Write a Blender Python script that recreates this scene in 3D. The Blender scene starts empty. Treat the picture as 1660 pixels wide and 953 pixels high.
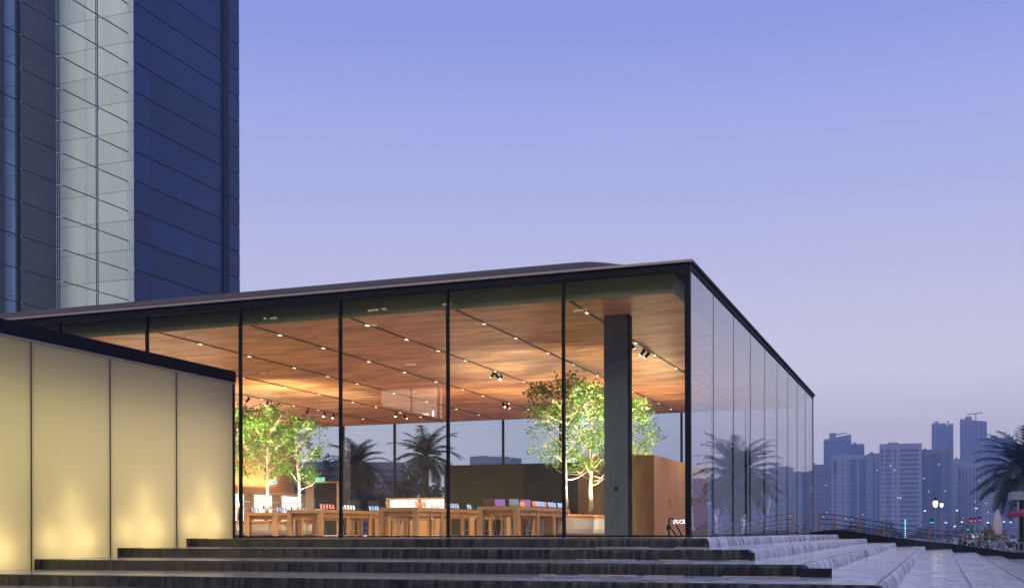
import bpy, math, random
from mathutils import Vector, Matrix
random.seed(11)
R = math.radians

# ------------------------------------------------------------------ camera
F = 1858.0                      # focal length in photo pixels (photo 1660 px wide)
PHI = R(20.45)
CP, SP = math.cos(PHI), math.sin(PHI)
CAM = Vector((5.75, -27.8, 0.12))
HOR = 862.0
S = bpy.context.scene
col = S.collection
cam_d = bpy.data.cameras.new('camera')
cam = bpy.data.objects.new('camera', cam_d)
col.objects.link(cam)
cam_d.sensor_width = 36
cam_d.lens = F / 1660 * 36
cam_d.shift_y = (863.3 - 476.5) / 1660
cam_d.clip_end = 6000
cam.matrix_world = (Matrix.Translation(CAM) @ Matrix.Rotation(PHI, 4, 'Z') @
                    Matrix.Rotation(R(90), 4, 'X') @ Matrix.Rotation(R(-0.16), 4, 'Z'))
S.camera = cam

# ------------------------------------------------------------------ sky
w = bpy.data.worlds.new('World'); S.world = w
w.use_nodes = True
nt = w.node_tree
bg = nt.nodes['Background']
sky = nt.nodes.new('ShaderNodeTexSky')
sky.sky_type = 'NISHITA'; sky.sun_disc = False
sky.sun_elevation = R(2.0); sky.sun_rotation = R(215)
tc = nt.nodes.new('ShaderNodeTexCoord')
sx = nt.nodes.new('ShaderNodeSeparateXYZ')
nt.links.new(tc.outputs['Generated'], sx.inputs[0])
rmp = nt.nodes.new('ShaderNodeValToRGB')


def lin(r, g, b):
    f = lambda c: (c / 255 / 12.92) if c / 255 <= .04045 else ((c / 255 + .055) / 1.055) ** 2.4
    return (f(r), f(g), f(b), 1)


stops = [(0.0, (222, 210, 216)), (.04, (228, 217, 221)), (.088, (231, 221, 226)), (.133, (226, 222, 235)), (.211, (196, 195, 226)),
         (.277, (176, 181, 225)), (.343, (157, 167, 224)), (.402, (137, 152, 219)), (1.0, (104, 120, 202))]
el = rmp.color_ramp.elements
while len(el) < len(stops):
    el.new(.5)
for e, (p, c) in zip(el, stops):
    e.position = p; e.color = lin(*c)
nt.links.new(sx.outputs['Z'], rmp.inputs['Fac'])
sk = nt.nodes.new('ShaderNodeVectorMath'); sk.operation = 'SCALE'; sk.inputs['Scale'].default_value = .06
nt.links.new(sky.outputs[0], sk.inputs[0])
mx = nt.nodes.new('ShaderNodeMix'); mx.data_type = 'RGBA'; mx.inputs['Factor'].default_value = .94
nt.links.new(sk.outputs[0], mx.inputs['A']); nt.links.new(rmp.outputs['Color'], mx.inputs['B'])
nt.links.new(mx.outputs['Result'], bg.inputs['Color'])
bg.inputs['Strength'].default_value = 1.25

sun_d = bpy.data.lights.new('sun', 'SUN'); sun_d.energy = 1.25; sun_d.angle = R(25); sun_d.color = (1, .93, .84)
sun = bpy.data.objects.new('sun', sun_d); col.objects.link(sun)
sun.rotation_euler = (R(52), 0, R(-14))

vs = S.view_settings
vs.view_transform = 'Standard'; vs.look = 'None'; vs.exposure = 0; vs.gamma = 1
c = S.cycles
S.render.engine = 'CYCLES'
c.use_denoising = True
try:
    c.denoiser = 'OPENIMAGEDENOISE'; c.denoising_input_passes = 'RGB_ALBEDO_NORMAL'
except Exception:
    pass
c.max_bounces = 9; c.diffuse_bounces = 4; c.glossy_bounces = 4; c.transmission_bounces = 6
c.transparent_max_bounces = 32; c.volume_bounces = 0
c.sample_clamp_indirect = 4; c.caustics_reflective = False; c.caustics_refractive = False


# ------------------------------------------------------------------ helpers
def P(px, py, d):
    """world point seen at photo pixel (px, py) at depth d"""
    r = (px - 830) / F * d
    return Vector((CAM.x + r * CP - d * SP, CAM.y + r * SP + d * CP, CAM.z + (HOR - py) / F * d))


def tag(o, label=None, cat=None, group=None, kind=None):
    if label: o['label'] = label
    if cat: o['category'] = cat
    if group: o['group'] = group
    if kind: o['kind'] = kind
    return o


def empty(name, loc=(0, 0, 0), rz=0, parent=None):
    o = bpy.data.objects.new(name, None); col.objects.link(o)
    o.empty_display_size = .2
    o.location = loc; o.rotation_euler = (0, 0, rz)
    if parent: o.parent = parent
    return o


class MB:
    def __init__(s):
        s.v = []; s.f = []

    def quad(s, a, b, c_, d):
        n = len(s.v); s.v += [tuple(a), tuple(b), tuple(c_), tuple(d)]; s.f.append((n, n + 1, n + 2, n + 3)); return s

    def poly(s, pts):
        n = len(s.v); s.v += [tuple(p) for p in pts]; s.f.append(tuple(range(n, n + len(pts)))); return s

    def box(s, x0, x1, y0, y1, z0, z1):
        n = len(s.v)
        s.v += [(x0, y0, z0), (x1, y0, z0), (x1, y1, z0), (x0, y1, z0), (x0, y0, z1), (x1, y0, z1), (x1, y1, z1), (x0, y1, z1)]
        s.f += [tuple(n + i for i in q) for q in ((0, 3, 2, 1), (4, 5, 6, 7), (0, 1, 5, 4), (1, 2, 6, 5), (2, 3, 7, 6), (3, 0, 4, 7))]
        return s

    def hexa(s, b, t):
        """b, t : four points each, counter-clockwise from above"""
        n = len(s.v); s.v += [tuple(p) for p in b] + [tuple(p) for p in t]
        s.f += [tuple(n + i for i in q) for q in ((0, 3, 2, 1), (4, 5, 6, 7), (0, 1, 5, 4), (1, 2, 6, 5), (2, 3, 7, 6), (3, 0, 4, 7))]
        return s

    def prism(s, pts, z0, z1):
        n = len(s.v); k = len(pts)
        s.v += [(p[0], p[1], z0) for p in pts] + [(p[0], p[1], z1) for p in pts]
        s.f.append(tuple(n + i for i in reversed(range(k)))); s.f.append(tuple(n + k + i for i in range(k)))
        for i in range(k):
            j = (i + 1) % k
            s.f.append((n + i, n + j, n + k + j, n + k + i))
        return s

    def tube(s, pts, rad, seg=6, cap=True):
        pts = [Vector(p) for p in pts]
        if not isinstance(rad, (list, tuple)): rad = [rad] * len(pts)
        n0 = len(s.v); ref = None
        for i, p in enumerate(pts):
            t = (pts[min(i + 1, len(pts) - 1)] - pts[max(i - 1, 0)])
            if t.length < 1e-9: t = Vector((0, 0, 1))
            t.normalize()
            if ref is None:
                ref = Vector((1, 0, 0)) if abs(t.x) < .8 else Vector((0, 1, 0))
            u = t.cross(ref).normalized(); v = t.cross(u); ref = v.cross(t) if False else ref
            for k in range(seg):
                a = 2 * math.pi * k / seg
                q = p + (u * math.cos(a) + v * math.sin(a)) * rad[i]
                s.v.append(tuple(q))
        for i in range(len(pts) - 1):
            for k in range(seg):
                k2 = (k + 1) % seg
                s.f.append((n0 + i * seg + k, n0 + i * seg + k2, n0 + (i + 1) * seg + k2, n0 + (i + 1) * seg + k))
        if cap:
            s.f.append(tuple(n0 + k for k in reversed(range(seg))))
            e = n0 + (len(pts) - 1) * seg
            s.f.append(tuple(e + k for k in range(seg)))
        return s

    def lathe(s, prof, cx=0, cy=0, seg=24):
        n0 = len(s.v)
        for (r_, z) in prof:
            for k in range(seg):
                a = 2 * math.pi * k / seg
                s.v.append((cx + r_ * math.cos(a), cy + r_ * math.sin(a), z))
        for i in range(len(prof) - 1):
            for k in range(seg):
                k2 = (k + 1) % seg
                s.f.append((n0 + i * seg + k, n0 + i * seg + k2, n0 + (i + 1) * seg + k2, n0 + (i + 1) * seg + k))
        s.f.append(tuple(n0 + k for k in reversed(range(seg))))
        e = n0 + (len(prof) - 1) * seg
        s.f.append(tuple(e + k for k in range(seg)))
        return s

    def build(s, name, mat, parent=None, smooth=False, loc=None):
        me = bpy.data.meshes.new(name)
        me.from_pydata(s.v, [], s.f); me.update()
        if mat: me.materials.append(mat)
        if smooth:
            me.polygons.foreach_set('use_smooth', [True] * len(me.polygons))
        o = bpy.data.objects.new(name, me); col.objects.link(o)
        if parent: o.parent = parent
        if loc is not None: o.location = loc
        return o


def inst(o, parent=None, loc=None, rz=None):
    n = o.copy(); col.objects.link(n)
    if parent is not None: n.parent = parent
    if loc is not None: n.location = loc
    if rz is not None: n.rotation_euler.z = rz
    return n


def copy_tree(o, parent=None):
    n = o.copy(); col.objects.link(n); n.parent = parent
    for ch in list(o.children):
        copy_tree(ch, n)
    return n


# ------------------------------------------------------------------ materials
def newmat(name):
    m = bpy.data.materials.new(name); m.use_nodes = True
    return m, m.node_tree, m.node_tree.nodes['Principled BSDF']


def coords(t, scale=(1, 1, 1), kind='Object'):
    tc = t.nodes.new('ShaderNodeTexCoord'); mp = t.nodes.new('ShaderNodeMapping')
    mp.inputs['Scale'].default_value = scale
    t.links.new(tc.outputs[kind], mp.inputs[0])
    return mp.outputs[0]


def geo_coords(t, scale=(1, 1, 1)):
    g = t.nodes.new('ShaderNodeNewGeometry'); mp = t.nodes.new('ShaderNodeMapping')
    mp.inputs['Scale'].default_value = scale
    t.links.new(g.outputs['Position'], mp.inputs[0])
    return mp.outputs[0]


def noise(t, vec, scale=5, detail=4, rough=.55, dist=0):
    n = t.nodes.new('ShaderNodeTexNoise')
    n.inputs['Scale'].default_value = scale; n.inputs['Detail'].default_value = detail; n.inputs['Roughness'].default_value = rough
    n.inputs['Distortion'].default_value = dist
    t.links.new(vec, n.inputs['Vector'])
    return n.outputs[0]


def ramp(t, fac, stops_):
    r_ = t.nodes.new('ShaderNodeValToRGB')
    e_ = r_.color_ramp.elements
    while len(e_) < len(stops_): e_.new(.5)
    for e, (p, c_) in zip(e_, stops_):
        e.position = p; e.color = c_ if len(c_) == 4 else (*c_, 1)
    t.links.new(fac, r_.inputs['Fac'])
    return r_.outputs[0]


def bump(t, bs, h, strength=.3, dist=.02):
    b = t.nodes.new('ShaderNodeBump'); b.inputs['Strength'].default_value = strength; b.inputs['Distance'].default_value = dist
    t.links.new(h, b.inputs['Height']); t.links.new(b.outputs[0], bs.inputs['Normal'])


def vary(m, lo=.8, hi=1.18):
    t = m.node_tree; b = t.nodes['Principled BSDF']
    src = b.inputs['Base Color'].links[0].from_socket
    oi = t.nodes.new('ShaderNodeObjectInfo'); mr = t.nodes.new('ShaderNodeMapRange')
    mr.inputs['To Min'].default_value = lo; mr.inputs['To Max'].default_value = hi
    t.links.new(oi.outputs['Random'], mr.inputs['Value'])
    sc_ = t.nodes.new('ShaderNodeVectorMath'); sc_.operation = 'SCALE'
    t.links.new(src, sc_.inputs[0]); t.links.new(mr.outputs[0], sc_.inputs['Scale']); t.links.new(sc_.outputs[0], b.inputs['Base Color'])
    return m


def pm(name, c0, c1=None, rough=.5, metal=0, scale=4, stretch=(1, 1, 1), bumpy=0, spec=.5, detail=5, world=True, bdist=.01, lo=.3, hi=.7):
    m, t, b = newmat(name)
    c1 = c1 or tuple(x * .78 for x in c0)
    v = geo_coords(t, stretch) if world else coords(t, stretch)
    n = noise(t, v, scale, detail)
    t.links.new(ramp(t, n, [(lo, c1), (hi, c0)]), b.inputs['Base Color'])
    b.inputs['Roughness'].default_value = rough; b.inputs['Metallic'].default_value = metal
    b.inputs['Specular IOR Level'].default_value = spec
    if bumpy: bump(t, b, n, bumpy, bdist)
    return m


def em(name, c_, s=1.0):
    m, t, b = newmat(name)
    b.inputs['Base Color'].default_value = (*[x * .5 for x in c_], 1)
    b.inputs['Emission Color'].default_value = (*c_, 1); b.inputs['Emission Strength'].default_value = s
    return m


def glassmat(name, tint=(.93, .95, .95), ior=1.5, wob=0.0, wscale=.5, wstretch=(1, 1, 1), rough=0.0, faces=1):
    m = bpy.data.materials.new(name); m.use_nodes = True
    t = m.node_tree; t.nodes.clear()
    out = t.nodes.new('ShaderNodeOutputMaterial')
    tr = t.nodes.new('ShaderNodeBsdfTransparent'); tr.inputs[0].default_value = (*tint, 1)
    gl = t.nodes.new('ShaderNodeBsdfGlossy'); gl.inputs['Roughness'].default_value = rough
    fr = t.nodes.new('ShaderNodeFresnel'); fr.inputs['IOR'].default_value = ior
    g = t.nodes.new('ShaderNodeNewGeometry')
    inv = t.nodes.new('ShaderNodeMath'); inv.operation = 'SUBTRACT'; inv.inputs[0].default_value = 1
    t.links.new(g.outputs['Backfacing'], inv.inputs[1])
    mu = t.nodes.new('ShaderNodeMath'); mu.operation = 'MULTIPLY'
    frs = fr.outputs[0]
    if faces > 1:      # insulated unit: R = n r / (1 + (n - 1) r)
        a_ = t.nodes.new('ShaderNodeMath'); a_.operation = 'MULTIPLY'; a_.inputs[1].default_value = faces
        b_ = t.nodes.new('ShaderNodeMath'); b_.operation = 'MULTIPLY_ADD'; b_.inputs[1].default_value = faces - 1; b_.inputs[2].default_value = 1
        c_ = t.nodes.new('ShaderNodeMath'); c_.operation = 'DIVIDE'
        t.links.new(frs, a_.inputs[0]); t.links.new(frs, b_.inputs[0])
        t.links.new(a_.outputs[0], c_.inputs[0]); t.links.new(b_.outputs[0], c_.inputs[1]); frs = c_.outputs[0]
    t.links.new(frs, mu.inputs[0]); t.links.new(inv.outputs[0], mu.inputs[1])
    mix = t.nodes.new('ShaderNodeMixShader')
    t.links.new(mu.outputs[0], mix.inputs[0]); t.links.new(tr.outputs[0], mix.inputs[1]); t.links.new(gl.outputs[0], mix.inputs[2])
    if wob:
        v = geo_coords(t, wstretch); n = noise(t, v, wscale, 2, .5)
        b = t.nodes.new('ShaderNodeBump'); b.inputs['Strength'].default_value = 1; b.inputs['Distance'].default_value = wob
        t.links.new(n, b.inputs['Height']); t.links.new(b.outputs[0], gl.inputs['Normal'])
    t.links.new(mix.outputs[0], out.inputs[0])
    return m


M = {}
M['stone'] = pm('black_granite', (.030, .030, .032), (.012, .012, .013), .22, scale=9, bumpy=.15)
M['black'] = pm('black_metal', (.006, .006, .006), (.004, .004, .004), .55, scale=3, spec=.15)
M['gasket'] = pm('grey_gasket', (.20, .18, .22), (.15, .14, .17), .45, scale=3)
M['trim'] = pm('bronze_trim', (.40, .31, .25), (.32, .25, .20), .45, 0, scale=2)
M['roof'] = pm('roof_skin', (.11, .080, .050), (.075, .055, .035), .6, scale=.8, stretch=(.35, 3, 3), bumpy=.1, spec=.12)
M['olive'] = pm('dark_olive_fascia', (.34, .32, .12), (.28, .26, .10), .6, scale=1)
M['glass_front'] = glassmat('front_glass', (.94, .955, .94), 1.5, .0006, .45)
M['glass_side'] = glassmat('side_glass', (.90, .91, .95), 1.52, .0022, .9, (1, .55, 1.6), faces=4)
M['glass_back'] = glassmat('back_glass', (.90, .95, .98), 1.5)
M['glass_tower'] = glassmat('tower_glass', (.92, .96, .92), 1.45, .003, .25)
M['floor'] = pm('terrazzo', (.74, .67, .58), (.64, .58, .50), .28, scale=30)
M['oak'] = pm('oak', (.50, .30, .15), (.36, .20, .09), .42, scale=6, stretch=(4, .5, .5), bumpy=.05)
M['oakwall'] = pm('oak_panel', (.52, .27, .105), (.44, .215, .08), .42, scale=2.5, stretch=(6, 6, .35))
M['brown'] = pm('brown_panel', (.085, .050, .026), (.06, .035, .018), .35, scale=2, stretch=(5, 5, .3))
M['dark'] = pm('dark_green_panel', (.014, .016, .012), (.010, .012, .009), .30, scale=1.5)
M['steel'] = pm('grey_steel', (.16, .185, .18), (.13, .15, .145), .12, .0, scale=2, stretch=(4, 4, .4))
M['felt'] = pm('planter_felt', (.52, .47, .42), (.46, .41, .37), .8, scale=20)
M['leather'] = pm('tan_leather', (.52, .20, .05), (.42, .15, .035), .45, scale=12)
M['bark'] = pm('pale_bark', (.44, .33, .23), (.28, .20, .13), .8, scale=14, stretch=(1, 1, .3), bumpy=.4)
M['metal'] = pm('brushed_metal', (.55, .55, .56), (.45, .45, .46), .3, .9, scale=8)
M['white'] = pm('white_paint', (.78, .77, .75), (.70, .69, .67), .5, scale=4)
M['grey'] = pm('grey_plastic', (.22, .22, .23), (.17, .17, .18), .45, scale=6)
M['downlight'] = em('downlight_lens', (1, .86, .62), 2.8)
M['spotlens'] = em('spot_lens', (1, .93, .80), 14)
M['strip'] = em('warm_led_strip', (1, .70, .26), .16)
M['shelf_glow'] = em('lit_shelf_back', (1, .93, .84), 1.35)
M['exit'] = em('green_exit_lamp', (.05, .85, .60), 1.6)
M['lamp'] = em('lamp_globe', (1, .93, .72), 5)
M['cyan'] = em('cyan_neon', (.15, .75, 1), 1.4)
M['red'] = em('red_lamp', (1, .04, .10), 1.4)
M['green'] = em('green_lamp', (.05, .9, .55), .7)
M['cool'] = em('cool_white_lamp', (.70, .90, 1), 1.3)
M['warmdot'] = em('warm_lamp', (1, .62, .38), 1.2)
M['bluelamp'] = em('blue_lamp', (.12, .12, 1), 4)
M['sign'] = em('sign_letters', (.80, .80, 1), 60)
M['shop'] = em('shop_window', (1, .80, .58), 5.5)


def leafmat(name, a, b_, trans=.35):
    m = bpy.data.materials.new(name); m.use_nodes = True
    t = m.node_tree; t.nodes.clear()
    out = t.nodes.new('ShaderNodeOutputMaterial')
    v = geo_coords(t); n = noise(t, v, 7, 2)
    c_ = ramp(t, n, [(.3, a), (.7, b_)])
    d = t.nodes.new('ShaderNodeBsdfPrincipled'); d.inputs['Roughness'].default_value = .45
    tl = t.nodes.new('ShaderNodeBsdfTranslucent')
    t.links.new(c_, d.inputs['Base Color']); t.links.new(c_, tl.inputs[0])
    mi = t.nodes.new('ShaderNodeMixShader'); mi.inputs[0].default_value = trans
    t.links.new(d.outputs[0], mi.inputs[1]); t.links.new(tl.outputs[0], mi.inputs[2]); t.links.new(mi.outputs[0], out.inputs[0])
    return m


M['leaf'] = leafmat('ficus_leaf', (.030, .085, .006), (.115, .205, .014))
M['palm'] = leafmat('palm_leaflet', (.022, .035, .018), (.045, .06, .03), .15)
M['bush'] = leafmat('bush_leaf', (.02, .035, .014), (.04, .06, .02), .15)
M['flower'] = leafmat('yellow_shrub_leaf', (.12, .10, .01), (.30, .22, .02), .15)
M['palmtrunk'] = pm('palm_trunk', (.10, .075, .055), (.05, .038, .028), .9, scale=10, stretch=(1, 1, 4), bumpy=.6, bdist=.05)

# ceiling: copper tone, light rippling off water coloured in as long soft flames
m, t, b = newmat('copper_ceiling_ripple_light')
v = geo_coords(t, (.32, .8, 1)); n1 = noise(t, v, .9, 6, .58, 1.3)
v2 = geo_coords(t, (.7, 2.0, 1)); n2 = noise(t, v2, .8, 3, .5, 1.0)
ad = t.nodes.new('ShaderNodeMath'); ad.operation = 'MULTIPLY_ADD'; ad.inputs[1].default_value = .5
t.links.new(n2, ad.inputs[0])
hf = t.nodes.new('ShaderNodeMath'); hf.operation = 'MULTIPLY'; hf.inputs[1].default_value = .5
t.links.new(n1, hf.inputs[0]); t.links.new(hf.outputs[0], ad.inputs[2])
t.links.new(ramp(t, ad.outputs[0], [(.38, (.26, .095, .036)), (.5, (.56, .245, .098)), (.60, (.80, .44, .22))]), b.inputs['Base Color'])
b.inputs['Roughness'].default_value = .38
bump(t, b, ad.outputs[0], .2, .03)
M['ceiling'] = m

# water lying on the treads
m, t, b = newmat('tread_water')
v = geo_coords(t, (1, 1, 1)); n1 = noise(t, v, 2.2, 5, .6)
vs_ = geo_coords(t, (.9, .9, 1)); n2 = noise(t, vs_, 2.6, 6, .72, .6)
t.links.new(ramp(t, n2, [(.38, (.15, .15, .165)), (.48, (.58, .58, .60)), (.60, (.86, .86, .88))]), b.inputs['Base Color'])  # foam, with the sky's reflection put into the pale tones
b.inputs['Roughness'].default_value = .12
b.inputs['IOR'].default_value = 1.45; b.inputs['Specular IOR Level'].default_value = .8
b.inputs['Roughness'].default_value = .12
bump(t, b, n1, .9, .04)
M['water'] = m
m, t, b = newmat('tread_water_warm_reflection')
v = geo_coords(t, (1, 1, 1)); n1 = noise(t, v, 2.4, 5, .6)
b.inputs['Base Color'].default_value = (.42, .39, .31, 1); b.inputs['Roughness'].default_value = .14; b.inputs['IOR'].default_value = 1.45  # warm base colour holds the golden reflection of lit wall and store
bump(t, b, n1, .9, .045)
M['water_warm_refl'] = m


# falling water: milky streaks, clear between them
def fallmat(name, stretch, dens, col_, amax=.92):
    m = bpy.data.materials.new(name); m.use_nodes = True
    t = m.node_tree; t.nodes.clear()
    out = t.nodes.new('ShaderNodeOutputMaterial')
    v = geo_coords(t, stretch); n = noise(t, v, 1, 5, .65)
    a = ramp(t, n, [(.5 - dens * .5 - .08, (0, 0, 0)), (.5 - dens * .5 + .22, (1, 1, 1))])
    d = t.nodes.new('ShaderNodeBsdfPrincipled'); d.inputs['Base Color'].default_value = (*col_, 1); d.inputs['Roughness'].default_value = .3
    tr = t.nodes.new('ShaderNodeBsdfTransparent')
    k = t.nodes.new('ShaderNodeMath'); k.operation = 'MULTIPLY'; k.inputs[1].default_value = amax
    t.links.new(a, k.inputs[0])
    mi = t.nodes.new('ShaderNodeMixShader')
    t.links.new(k.outputs[0], mi.inputs[0]); t.links.new(tr.outputs[0], mi.inputs[1]); t.links.new(d.outputs[0], mi.inputs[2])
    t.links.new(mi.outputs[0], out.inputs[0])
    return m


M['fall_side'] = fallmat('falling_water_side', (.4, 3.6, .6), .27, (.80, .80, .82))
M['fall_front_shaded'] = fallmat('falling_water_front_shaded', (11, .4, .7), .05, (.17, .155, .115), .42)  # same water, its weaker front light put into a darker colour

# ------------------------------------------------------------------ ground, sea
M['ground'] = pm('paving', (.16, .155, .17), (.12, .115, .13), .6, scale=.6)
g = MB().box(-415, 1245, -70, 1412, -3.0, -1.95).build('ground', M['ground']); tag(g, kind='structure')
m, t, b = newmat('bay_water')
v = geo_coords(t, (1, 1, 1)); n1 = noise(t, v, .35, 5, .6)
b.inputs['Base Color'].default_value = (.03, .045, .07, 1); b.inputs['Roughness'].default_value = .15
bump(t, b, n1, .5, .3)
M['bay'] = m
pts = [P(1330, 862, 185), P(2300, 862, 185), P(2300, 862, 330), P(1330, 862, 330)]
g = MB().poly([(p.x, p.y, -1.94) for p in pts]).build('sea', M['bay']); tag(g, kind='structure')

# ------------------------------------------------------------------ stepped water terrace
PN = 3.21
NP = 9
BL = -PN * NP          # left end of the pavilion
BD = 29.4              # pavilion depth
PR = BD / 9
H = .185
XW = -10.55            # face of the lit wall, left end of the steps
terr = empty('water_terrace'); tag(terr, kind='structure')
A = [1.46 + 1.19 * k for k in range(11)]
B = [5.6 + 2.37 * k for k in range(11)]
Z = [-H * k for k in range(11)]
YE = [25.0, 25.6, 26.2, 28.6, 33.0, 34.4, 35.4, 36.5, 37.5, 38.5, 39.5]
slabF = MB().box(.004, 1.476, 0, .03, 0, H - .045).build('riser_slab', M['stone'], terr)
slabR = MB().box(-.03, 0, .004, 1.476, 0, H - .045).build('riser_slab', M['stone'], terr)
usedF = usedR = False
for k in range(10):
    left = XW + .02 if k < 9 else XW - 8
    MB().box(left, A[k] - .035, -B[k] + .035, YE[k], Z[k + 1] - .06, Z[k] - .047).build('step', M['stone'], terr)
    # coping lip
    lip = MB()
    lip.box(left, A[k] + .012, -B[k] - .012, -B[k] + .25, Z[k] - .045, Z[k])
    lip.box(A[k] - .25, A[k] + .012, -B[k] + .252, YE[k], Z[k] - .045, Z[k])
    lip.build('coping', M['stone'], terr)
    # water sheet: front arm and side arm, inner part under the step above
    i0 = B[k - 1] - .05 if k else 0
    j0 = A[k - 1] - .05 if k else 0
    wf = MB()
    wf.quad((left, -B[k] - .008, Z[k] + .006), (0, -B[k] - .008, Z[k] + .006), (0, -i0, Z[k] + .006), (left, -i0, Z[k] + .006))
    wf.build('water_film', M['water_warm_refl'], terr)
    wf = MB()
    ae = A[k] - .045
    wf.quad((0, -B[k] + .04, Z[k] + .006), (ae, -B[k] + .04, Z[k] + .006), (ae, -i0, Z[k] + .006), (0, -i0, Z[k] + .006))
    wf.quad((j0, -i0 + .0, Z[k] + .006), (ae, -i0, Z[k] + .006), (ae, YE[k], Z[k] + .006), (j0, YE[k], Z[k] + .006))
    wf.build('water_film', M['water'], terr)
    if k > 8: continue
    # riser slabs
    if k < 5:
        x = left
        while x < A[k] - .4:
            o = slabF if not usedF else inst(slabF, terr)
            usedF = True
            o.location = (x, -B[k] + .002, Z[k + 1]); x += 1.48
    y = -B[k] + .04
    while y < YE[k] - .5:
        o = slabR if not usedR else inst(slabR, terr)
        usedR = True
        o.location = (A[k] - .002, y, Z[k + 1]); y += 1.48
    # falling water, curved outward
    prof = [(.010, .012), (.035, .008), (.060, -.012), (.080, -.045), (.098, -.10), (.108, -H + .004)]
    fs = MB()
    ny = int((YE[k] + B[k]) / .12)
    ys = [-B[k] + .05 + (YE[k] + B[k] - .1) * i / ny for i in range(ny + 1)]
    jit = [random.uniform(.75, 1.15) for _ in ys]
    for i in range(ny):
        for a_, b_ in zip(prof[:-1], prof[1:]):
            fs.quad((A[k] + a_[0] * jit[i], ys[i], Z[k] + a_[1]), (A[k] + b_[0] * jit[i], ys[i], Z[k] + b_[1]),
                    (A[k] + b_[0] * jit[i + 1], ys[i + 1], Z[k] + b_[1]), (A[k] + a_[0] * jit[i + 1], ys[i + 1], Z[k] + a_[1]))
    o = fs.build('falling_water', M['fall_side'], terr, True)
    if k < 5:
        ff = MB()
        nx = int((A[k] - left) / .12)
        xs = [left + .12 + (A[k] - left - .2) * i / nx for i in range(nx + 1)]
        jit = [random.uniform(.6, 1.1) for _ in xs]
        for i in range(nx):
            for a_, b_ in zip(prof[:-1], prof[1:]):
                ff.quad((xs[i], -B[k] - a_[0] * jit[i] * .5, Z[k] + a_[1]), (xs[i + 1], -B[k] - a_[0] * jit[i + 1] * .5, Z[k] + a_[1]),
                        (xs[i + 1], -B[k] - b_[0] * jit[i + 1] * .5, Z[k] + b_[1]), (xs[i], -B[k] - b_[0] * jit[i] * .5, Z[k] + b_[1]))
        ff.build('falling_water', M['fall_front_shaded'], terr, True)
        MB().box(left, left + .13, -B[k] - .05, -B[k] + .6, Z[k + 1] + .002, Z[k] + .012).build('end_block', M['stone'], terr)
        x = random.uniform(-1.5, .5)
        while x < A[k] - .2:
            x2 = min(x + random.uniform(.25, 1.3), A[k] + .05)
            MB().box(x, x2, -B[k] - .070, -B[k] - .064, Z[k + 1] + .009, Z[k + 1] + .014).build('light_strip', M['strip'], terr)
            x = x2 + random.uniform(.1, .8)
    y = -B[k] - .05
    while y < -B[k] + 14:
        y2 = y + random.uniform(.2, 1.1)
        MB().box(A[k] + .114, A[k] + .120, y, y2, Z[k + 1] + .009, Z[k + 1] + .013).build('light_strip', M['strip'], terr)
        y = y2 + random.uniform(.15, 1.0)

# ------------------------------------------------------------------ glass pavilion
st = empty('glass_pavilion')
tag(st, 'glass walled pavilion with thin dark roof and copper ceiling, lit warm inside', 'building')
ZC = 6.12; ZB = 6.52; ZT = 6.77
MB().box(BL, -.05, .05, BD - .05, -.4, .012).build('floor', M['floor'], st)
MB().box(BL + .4, -.5, .5, BD - .5, ZC, ZC + .12).build('ceiling', M['ceiling'], st)
for (x0, x1, y0, y1) in ((BL + .4, -.5, .46, .498), (BL + .4, -.5, BD - .498, BD - .46), (-.498, -.46, .46, BD - .46), (BL + .36, BL + .398, .46, BD - .46)):
    MB().box(x0, x1, y0, y1, ZC - .015, ZB + .1).build('fascia', M['olive'], st)
# top beams
MB().box(BL, .06, -.06, .14, ZB, ZT - .06).build('beam', M['black'], st)
MB().box(-.14, .06, .142, BD + .06, ZT - .17, ZT - .06).build('beam', M['black'], st)
MB().box(BL, -.142, BD - .14, BD + .06, ZB, ZT - .06).build('beam', M['black'], st)
# roof: rim plus gently swelling skin
MB().box(BL - .1, .13, -.13, -.05, ZT - .058, ZT).build('roof_trim', M['trim'], st)
MB().box(.05, .13, -.048, BD + .1, ZT - .058, ZT - .0).build('roof_trim', M['black'], st)
rf = MB(); nx, ny = 70, 60


def roofz(x, y):
    s_ = min(-x + .04, y + .04, BD - y + .04, x - BL + .3)
    sx_ = max(-x - .35, 0)
    base = .68 * (1 - math.exp(-max(s_, 0) / .95))
    edge = min(1, (max(-x - .5, 0) / 2.6)); edge = edge * edge * (3 - 2 * edge)
    return ZT - .01 + base * (.12 + .88 * edge)


xs = [BL + (-.0 - BL + .04) * (1 - ((1 - i / nx) ** 1.0)) for i in range(nx + 1)]
xs = [BL + (0.04 - BL) * (i / nx) for i in range(nx + 1)]
ysr = [-.04 + (BD + .08) * ((i / ny) ** 1.8) for i in range(ny + 1)]
for y in ysr:
    for x in xs:
        rf.v.append((x, y, roofz(x, y)))
for j in range(ny):
    for i in range(nx):
        a_ = j * (nx + 1) + i
        rf.f.append((a_, a_ + 1, a_ + nx + 2, a_ + nx + 1))
rf.build('roof', M['roof'], st, True)
MB().box(BL + .02, .03, -.03, BD, ZB + .12, ZT - .07).build('roof_deck', M['black'], st)
# front: panes, mullions, sill
pane = MB().box(.05, PN - .05, -.015, .015, .05, ZB + .02).build('glass_pane', M['glass_front'], st)
mul = MB().box(-.034, .034, -.05, .05, .0, ZB).build('mullion', M['black'], st)
for i in range(NP):
    o = pane if i == 0 else inst(pane, st)
    o.location = (BL + PN * i, .04, 0)
    o = mul if i == 0 else inst(mul, st)
    o.location = (BL + PN * i, .02, 0)
MB().box(-.075, .055, -.055, .10, .0, ZT - .06).build('corner_mullion', M['black'], st)
MB().box(BL, -.08, -.03, .09, .012, .048).build('sill', M['black'], st)
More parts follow.
